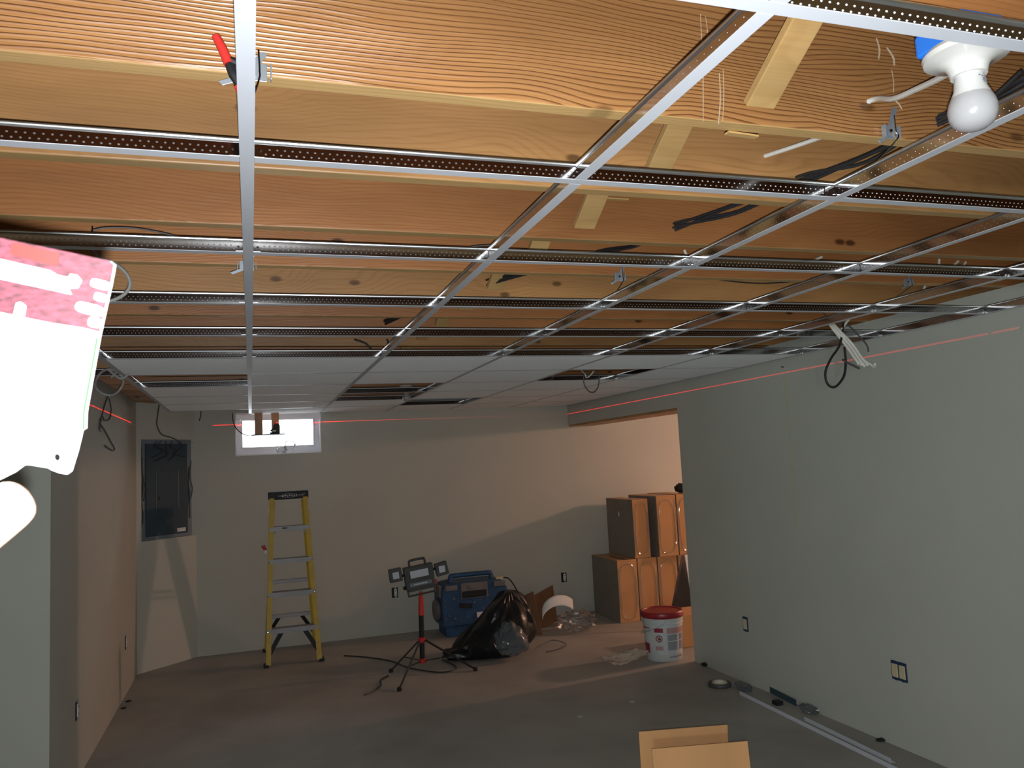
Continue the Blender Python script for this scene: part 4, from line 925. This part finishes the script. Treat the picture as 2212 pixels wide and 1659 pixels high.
# ------------------------------------------------------------------ things along the right wall
p = U(1555, 1482, 'z', 0)
t = thing('tape_roll', 'flat roll of tape lying on the floor near the right wall', 'tape roll', (p.x, p.y, 0), 0.3)
MB().lathe([(0.038, 0.0), (0.072, 0.0), (0.074, 0.003), (0.074, 0.021), (0.072, 0.024), (0.038, 0.024), (0.038, 0.0)], 32).build('tape', M['darkcable'], t, smooth=True)
MB().lathe([(0.036, 0.001), (0.038, 0.001), (0.038, 0.0245), (0.036, 0.0245), (0.036, 0.001)], 32).build('core', M['whitepaper'], t, smooth=True)
MB().tube([(0.045 * math.cos(a_), 0.045 * math.sin(a_), 0.0245) for a_ in (k * PI / 8 for k in range(16))], 0.006, 6, 1, True).build('pale_side', M['ivory'], t, smooth=True)
def angle_strip(p, q, label, m, name='wall_angle', wdt=0.024):
    p, q = V(p), V(q); t = thing(name, label, 'metal strip', tuple((p + q) / 2), math.atan2(q.y - p.y, q.x - p.x)); L_ = (q - p).length
    MB().box((0, 0, 0.0008), (L_, wdt, 0.0016)).build('flat_leg', M[m], t); MB().box((0, wdt / 2, 0.011), (L_, 0.0014, 0.022)).build('upright_leg', M[m], t)
s1, s2 = U(1602, 1500, 'z', 0), U(1965, 1678, 'z', 0)
angle_strip(s2, s1, 'longest white metal strip on the floor along the right wall', 'flange')
s1, s2 = U(1742, 1556, 'z', 0), U(1930, 1648, 'z', 0)
angle_strip(s2, s1, 'shorter white metal strip on the floor, nearer the right wall', 'flange')
s1, s2 = U(1632, 1470, 'z', 0) + V((-0.03, 0, 0)), U(1738, 1524, 'z', 0) + V((-0.03, 0, 0))
t = thing('metal_channel', 'dark grey metal channel on the floor against the right wall', 'metal strip', tuple((s1 + s2) / 2), math.atan2(s2.y - s1.y, s2.x - s1.x)); L_ = (s2 - s1).length
MB().box((0, 0, 0.001), (L_, 0.05, 0.002)).build('channel_base', M['galv_dark'], t)
for s in (-1, 1): MB().box((0, s * 0.0245, 0.02), (L_, 0.0016, 0.038)).build('channel_side', M['panel'], t)
for (px, py, sx_, sd, lab) in ((1606, 1490, 0.05, 4, 'crumpled grey plastic film on the floor beside the tape roll'), (1748, 1540, 0.045, 8, 'crumpled grey plastic film on the floor at the end of the metal channel')):
    p = U(px, py, 'z', 0)
    o = MB().blob(crumple(p.x, p.y, 0.022, sx_ * 0.7, sx_ * 1.5, 0.022, sd, 0.5, 3), 24, 14).build('plastic_film', M['milky'], smooth=True, center=True); tag(o, lab, 'plastic film')
p = U(1680, 1522, 'z', 0); o = MB().box((p.x, p.y, 0.012), (0.045, 0.05, 0.024)).build('metal_offcut', M['black'], bevel=0.002, center=True); tag(o, 'small black metal offcut beside the grey channel', 'offcut')
p = U(1528, 1438, 'z', 0); o = MB().blob(crumple(p.x, p.y, 0.012, 0.05, 0.03, 0.013, 5, 0.4), 14, 8).build('debris_clump', M['black'], smooth=True, center=True); tag(o, 'dark clump of debris at the foot of the wall edge', 'debris')
p = U(1905, 1600, 'z', 0); o = MB().blob(crumple(p.x, p.y, 0.006, 0.035, 0.02, 0.007, 7, 0.4), 12, 6).build('debris_clump', M['black'], smooth=True, center=True); tag(o, 'dark flake of debris beside the white metal strips', 'debris')
for k, (px, py) in enumerate(((277, 1516), (267, 1531))):
    p = U(px, py, 'z', 0); o = MB().blob(crumple(p.x, p.y, 0.005, 0.02, 0.012, 0.006, k + 3, 0.4), 12, 6).build('debris_clump', M['black'], smooth=True, center=True); tag(o, ['farther', 'nearer'][k] + ' of two dark crumbs on the floor by the left wall', 'debris')
for k, (px, py) in enumerate(((1366, 1516), (1253, 1548))):
    p = U(px, py, 'z', 0); o = MB().box((p.x, p.y, 0.001), (0.022, 0.03, 0.002), Tl(p.x, p.y, 0) @ Rz(0.5) @ Tl(-p.x, -p.y, 0)).build('paper_scrap', M['labelpaper'], center=True); tag(o, ['pale scrap on the floor in front of the bucket', 'pale scrap on the bare floor right of the black bag'][k], 'scrap')

# ------------------------------------------------------------------ open carton at the bottom edge
z_ = 0.50
a1, a2 = U(1380, 1581, 'z', z_), U(1575, 1569, 'z', z_); b1, b2 = U(1408, 1618, 'z', z_), U(1615, 1601, 'z', z_)
ux = (b2 - b1).normalized(); uy = V((-ux.y, ux.x, 0)); Wd = (b2 - b1).length; Dp = (a1 - b1).dot(uy); sh = (a1 - b1).dot(ux)
t = thing('open_carton', 'open brown carton whose two raised flaps show at the bottom edge', 'carton', (b1.x, b1.y, 0), math.atan2(ux.y, ux.x))
hb = 0.33; th = 0.005
W1 = Wd
b = MB().span((0, -0.02, 0), (W1, -0.02 + th, hb)).span((0, Dp + 0.02 - th, 0), (W1, Dp + 0.02, hb)).span((0, -0.02 + th, 0), (th, Dp + 0.02 - th, hb)).span((W1 - th, -0.02 + th, 0), (W1, Dp + 0.02 - th, hb)).span((th, -0.02 + th, 0), (W1 - th, Dp + 0.02 - th, th))
b.build('carton_body', M['cardboard'], t)
fa = MB(); n_ = 10
MB().add([(0, -0.02, hb), (W1, -0.02, hb), (W1, 0.0, z_), (0, 0.0, z_), (0, -0.02 + th, hb), (W1, -0.02 + th, hb), (W1, th, z_), (0, th, z_)], [(0, 1, 2, 3), (7, 6, 5, 4), (0, 4, 5, 1), (1, 5, 6, 2), (2, 6, 7, 3), (3, 7, 4, 0)]).build('front_flap', M['cardboard'], t, bevel=0.001)
aw = (a2 - a1).length; y0 = Dp + 0.02 - th
MB().add([(0, y0, hb), (W1 * 0.97, y0, hb), (sh + aw, Dp, z_), (sh, Dp, z_), (0, y0 + th, hb), (W1 * 0.97, y0 + th, hb), (sh + aw, Dp + th, z_), (sh, Dp + th, z_)], [(0, 1, 2, 3), (7, 6, 5, 4), (0, 4, 5, 1), (1, 5, 6, 2), (2, 6, 7, 3), (3, 7, 4, 0)]).build('back_flap', M['cardboard'], t, bevel=0.001)

# ------------------------------------------------------------------ hand with card in front of the lens
CD = 0.40
def C3(px, py, d=CD): return CAM + (RX * ((px - CX) / FPX) + RD * ((py - CY) / FPX) + RF) * d
def flat(pxs, d, th, name, m, parent=None, origin=None, dz=0.0):
    """thin plate facing the phone: outline given on the photograph, at real size"""
    pts = [C3(x, y, d) - RF * dz - (origin or V((0, 0, 0))) for x, y in pxs]
    n = len(pts); vs = pts + [p + RF * th for p in pts]
    return MB().add(vs, [tuple(range(n)), tuple(range(2 * n - 1, n - 1, -1))] + [(i, (i + 1) % n, (i + 1) % n + n, i + n) for i in range(n)]).build(name, M[m], parent)
org = C3(60, 770)
t = thing('marking_card', 'glaring red and white card held up at the left edge', 'card', tuple(org))
def rnd(x, y, w_, h_, a, n=14):
    c, s = math.cos(a), math.sin(a)
    return [(x + w_ * math.copysign(abs(math.cos(q)) ** 0.6, math.cos(q)) * c - h_ * math.copysign(abs(math.sin(q)) ** 0.6, math.sin(q)) * s,
             y + w_ * math.copysign(abs(math.cos(q)) ** 0.6, math.cos(q)) * s + h_ * math.copysign(abs(math.sin(q)) ** 0.6, math.sin(q)) * c) for q in (2 * PI * k / n for k in range(n))]
# stock of the card (pierced by a hole near its lower corner)
outl = [(-150, 480), (0, 514), (130, 541), (238, 564), (247, 572), (240, 610), (214, 728), (185, 890), (184, 925), (176, 930), (172, 948), (170, 955), (166, 972), (160, 992), (152, 1018), (144, 1024), (128, 1021), (112, 1015), (104, 1010), (60, 1003), (50, 1005), (30, 1020), (0, 1035), (-60, 1065), (-150, 1080)]
b = MB()
hc = (122, 988); hr = 9
hp = [(hc[0] + hr * math.cos(q), hc[1] + hr * math.sin(q)) for q in (2 * PI * k / 12 for k in range(12))]
import bmesh
bm = bmesh.new()
ov = [bm.verts.new(C3(x, y) - org) for x, y in outl]; hv = [bm.verts.new(C3(x, y) - org) for x, y in hp]
ed = [bm.edges.new((ov[i], ov[(i + 1) % len(ov)])) for i in range(len(ov))] + [bm.edges.new((hv[i], hv[(i + 1) % 12])) for i in range(12)]
bmesh.ops.triangle_fill(bm, use_beauty=True, edges=ed, normal=-RF)
ex = bmesh.ops.extrude_face_region(bm, geom=bm.faces[:]); bmesh.ops.translate(bm, verts=[e for e in ex['geom'] if isinstance(e, bmesh.types.BMVert)], vec=RF * 0.0016)
bmesh.ops.recalc_face_normals(bm, faces=bm.faces)
me = bpy.data.meshes.new('card_stock'); bm.to_mesh(me); bm.free(); me.materials.append(M['cardwhite'])
o = bpy.data.objects.new('card_stock', me); COL.objects.link(o); o.parent = t
red = flat([(-150, 482), (0, 514), (130, 541), (238, 564), (247, 572), (240, 610), (216, 718), (180, 709), (120, 700), (60, 688), (0, 675), (-150, 650)], CD, 0.0006, 'red_band', 'cardred', t, org, 0.0007); red['label'] = 'red printed band'
flat([(30, 524), (128, 546), (131, 551), (127, 573), (122, 575), (27, 552), (25, 546)], CD, 0.0004, 'orange_block', 'cardorange', red, org, 0.0011)
b = []
flat([(-150, 540), (0, 560), (60, 574), (112, 586), (126, 595), (150, 600), (155, 593), (168, 595), (178, 606), (170, 622), (150, 623), (156, 636), (130, 630), (0, 602), (-150, 580)], CD, 0.0004, 'white_lettering', 'cardwhite', red, org, 0.0011)
for x, y, w_, h_ in ((219, 615, 21, 9), (220, 643, 14, 8), (196, 668, 31, 11), (207, 697, 14, 10)):
    flat(rnd(x, y, w_, h_, 0.25), CD, 0.0004, 'white_mark', 'cardwhite', red, org, 0.0011)
flat([(30, 690), (38, 656), (46, 653), (58, 661), (53, 692)], CD, 0.0004, 'white_mark', 'cardwhite', red, org, 0.0011)
flat([(214.5, 728), (185.5, 890), (185, 926), (178, 929), (179, 890), (208, 728)], CD, 0.0004, 'green_edge', 'cardgreen', t, org, 0.0007)

# hand: pose laid out by joints, palm left of the picture, thumb in front, fingers behind the card
def skin_chain(edges, co, rad, name, m, parent, sub=2):
    me = bpy.data.meshes.new(name); me.from_pydata([tuple(c) for c in co], edges, []); me.update()
    o = bpy.data.objects.new(name, me); COL.objects.link(o); me.materials.append(m)
    o.modifiers.new('skin', 'SKIN').use_smooth_shade = True
    for i, r in enumerate(rad): me.skin_vertices[0].data[i].radius = (r, r)
    me.skin_vertices[0].data[0].use_root = True
    s = o.modifiers.new('sub', 'SUBSURF'); s.levels = sub; s.render_levels = sub
    if parent: o.parent = parent
    return o
horg = C3(-110, 1200, CD)
hand = thing('hand', 'bright hand at the left edge, thumb pinching the card from below', 'hand', tuple(horg))
co = []; rad = []; ed = []
def J(px, py, d, r, par=None):
    co.append(C3(px, py, d) - horg); rad.append(r)
    if par is not None: ed.append((par, len(co) - 1))
    return len(co) - 1
wr = J(-330, 1420, CD + 0.035, 0.026)
pm = J(-250, 1290, CD + 0.035, 0.030, wr)
kn = J(-190, 1150, CD + 0.036, 0.026, pm)
fa = J(-420, 1560, CD + 0.03, 0.031, wr)
# thumb lies below and in front of the card edge
t1 = J(-160, 1235, CD + 0.010, 0.017, pm); t2 = J(-70, 1160, CD - 0.004, 0.0150, t1); t3 = J(14, 1096, CD - 0.006, 0.0142, t2); t4 = J(62, 1066, CD - 0.004, 0.0112, t3)
# four fingers behind the card, unequal and bent
for (x1, y1, x2, y2, x3, y3, x4, y4, r) in ((-130, 1010, -70, 960, -15, 930, 25, 915, 0.0088), (-150, 900, -80, 850, -20, 825, 25, 815, 0.0092), (-170, 800, -100, 750, -40, 730, 0, 725, 0.0088), (-190, 720, -130, 680, -85, 660, -55, 655, 0.0078)):
    k1 = J((x1 - 190) / 2, (y1 + 1150) / 2, CD + 0.036, r + 0.003, kn); k2 = J(x1, y1, CD + 0.036, r + 0.001, k1); k3 = J(x2, y2, CD + 0.030, r, k2); k4 = J(x3, y3, CD + 0.020, r * 0.93, k3); J(x4, y4, CD + 0.0125, r * 0.8, k4)
skin_chain(ed, co, rad, 'palm_and_fingers', M['skin'], hand)
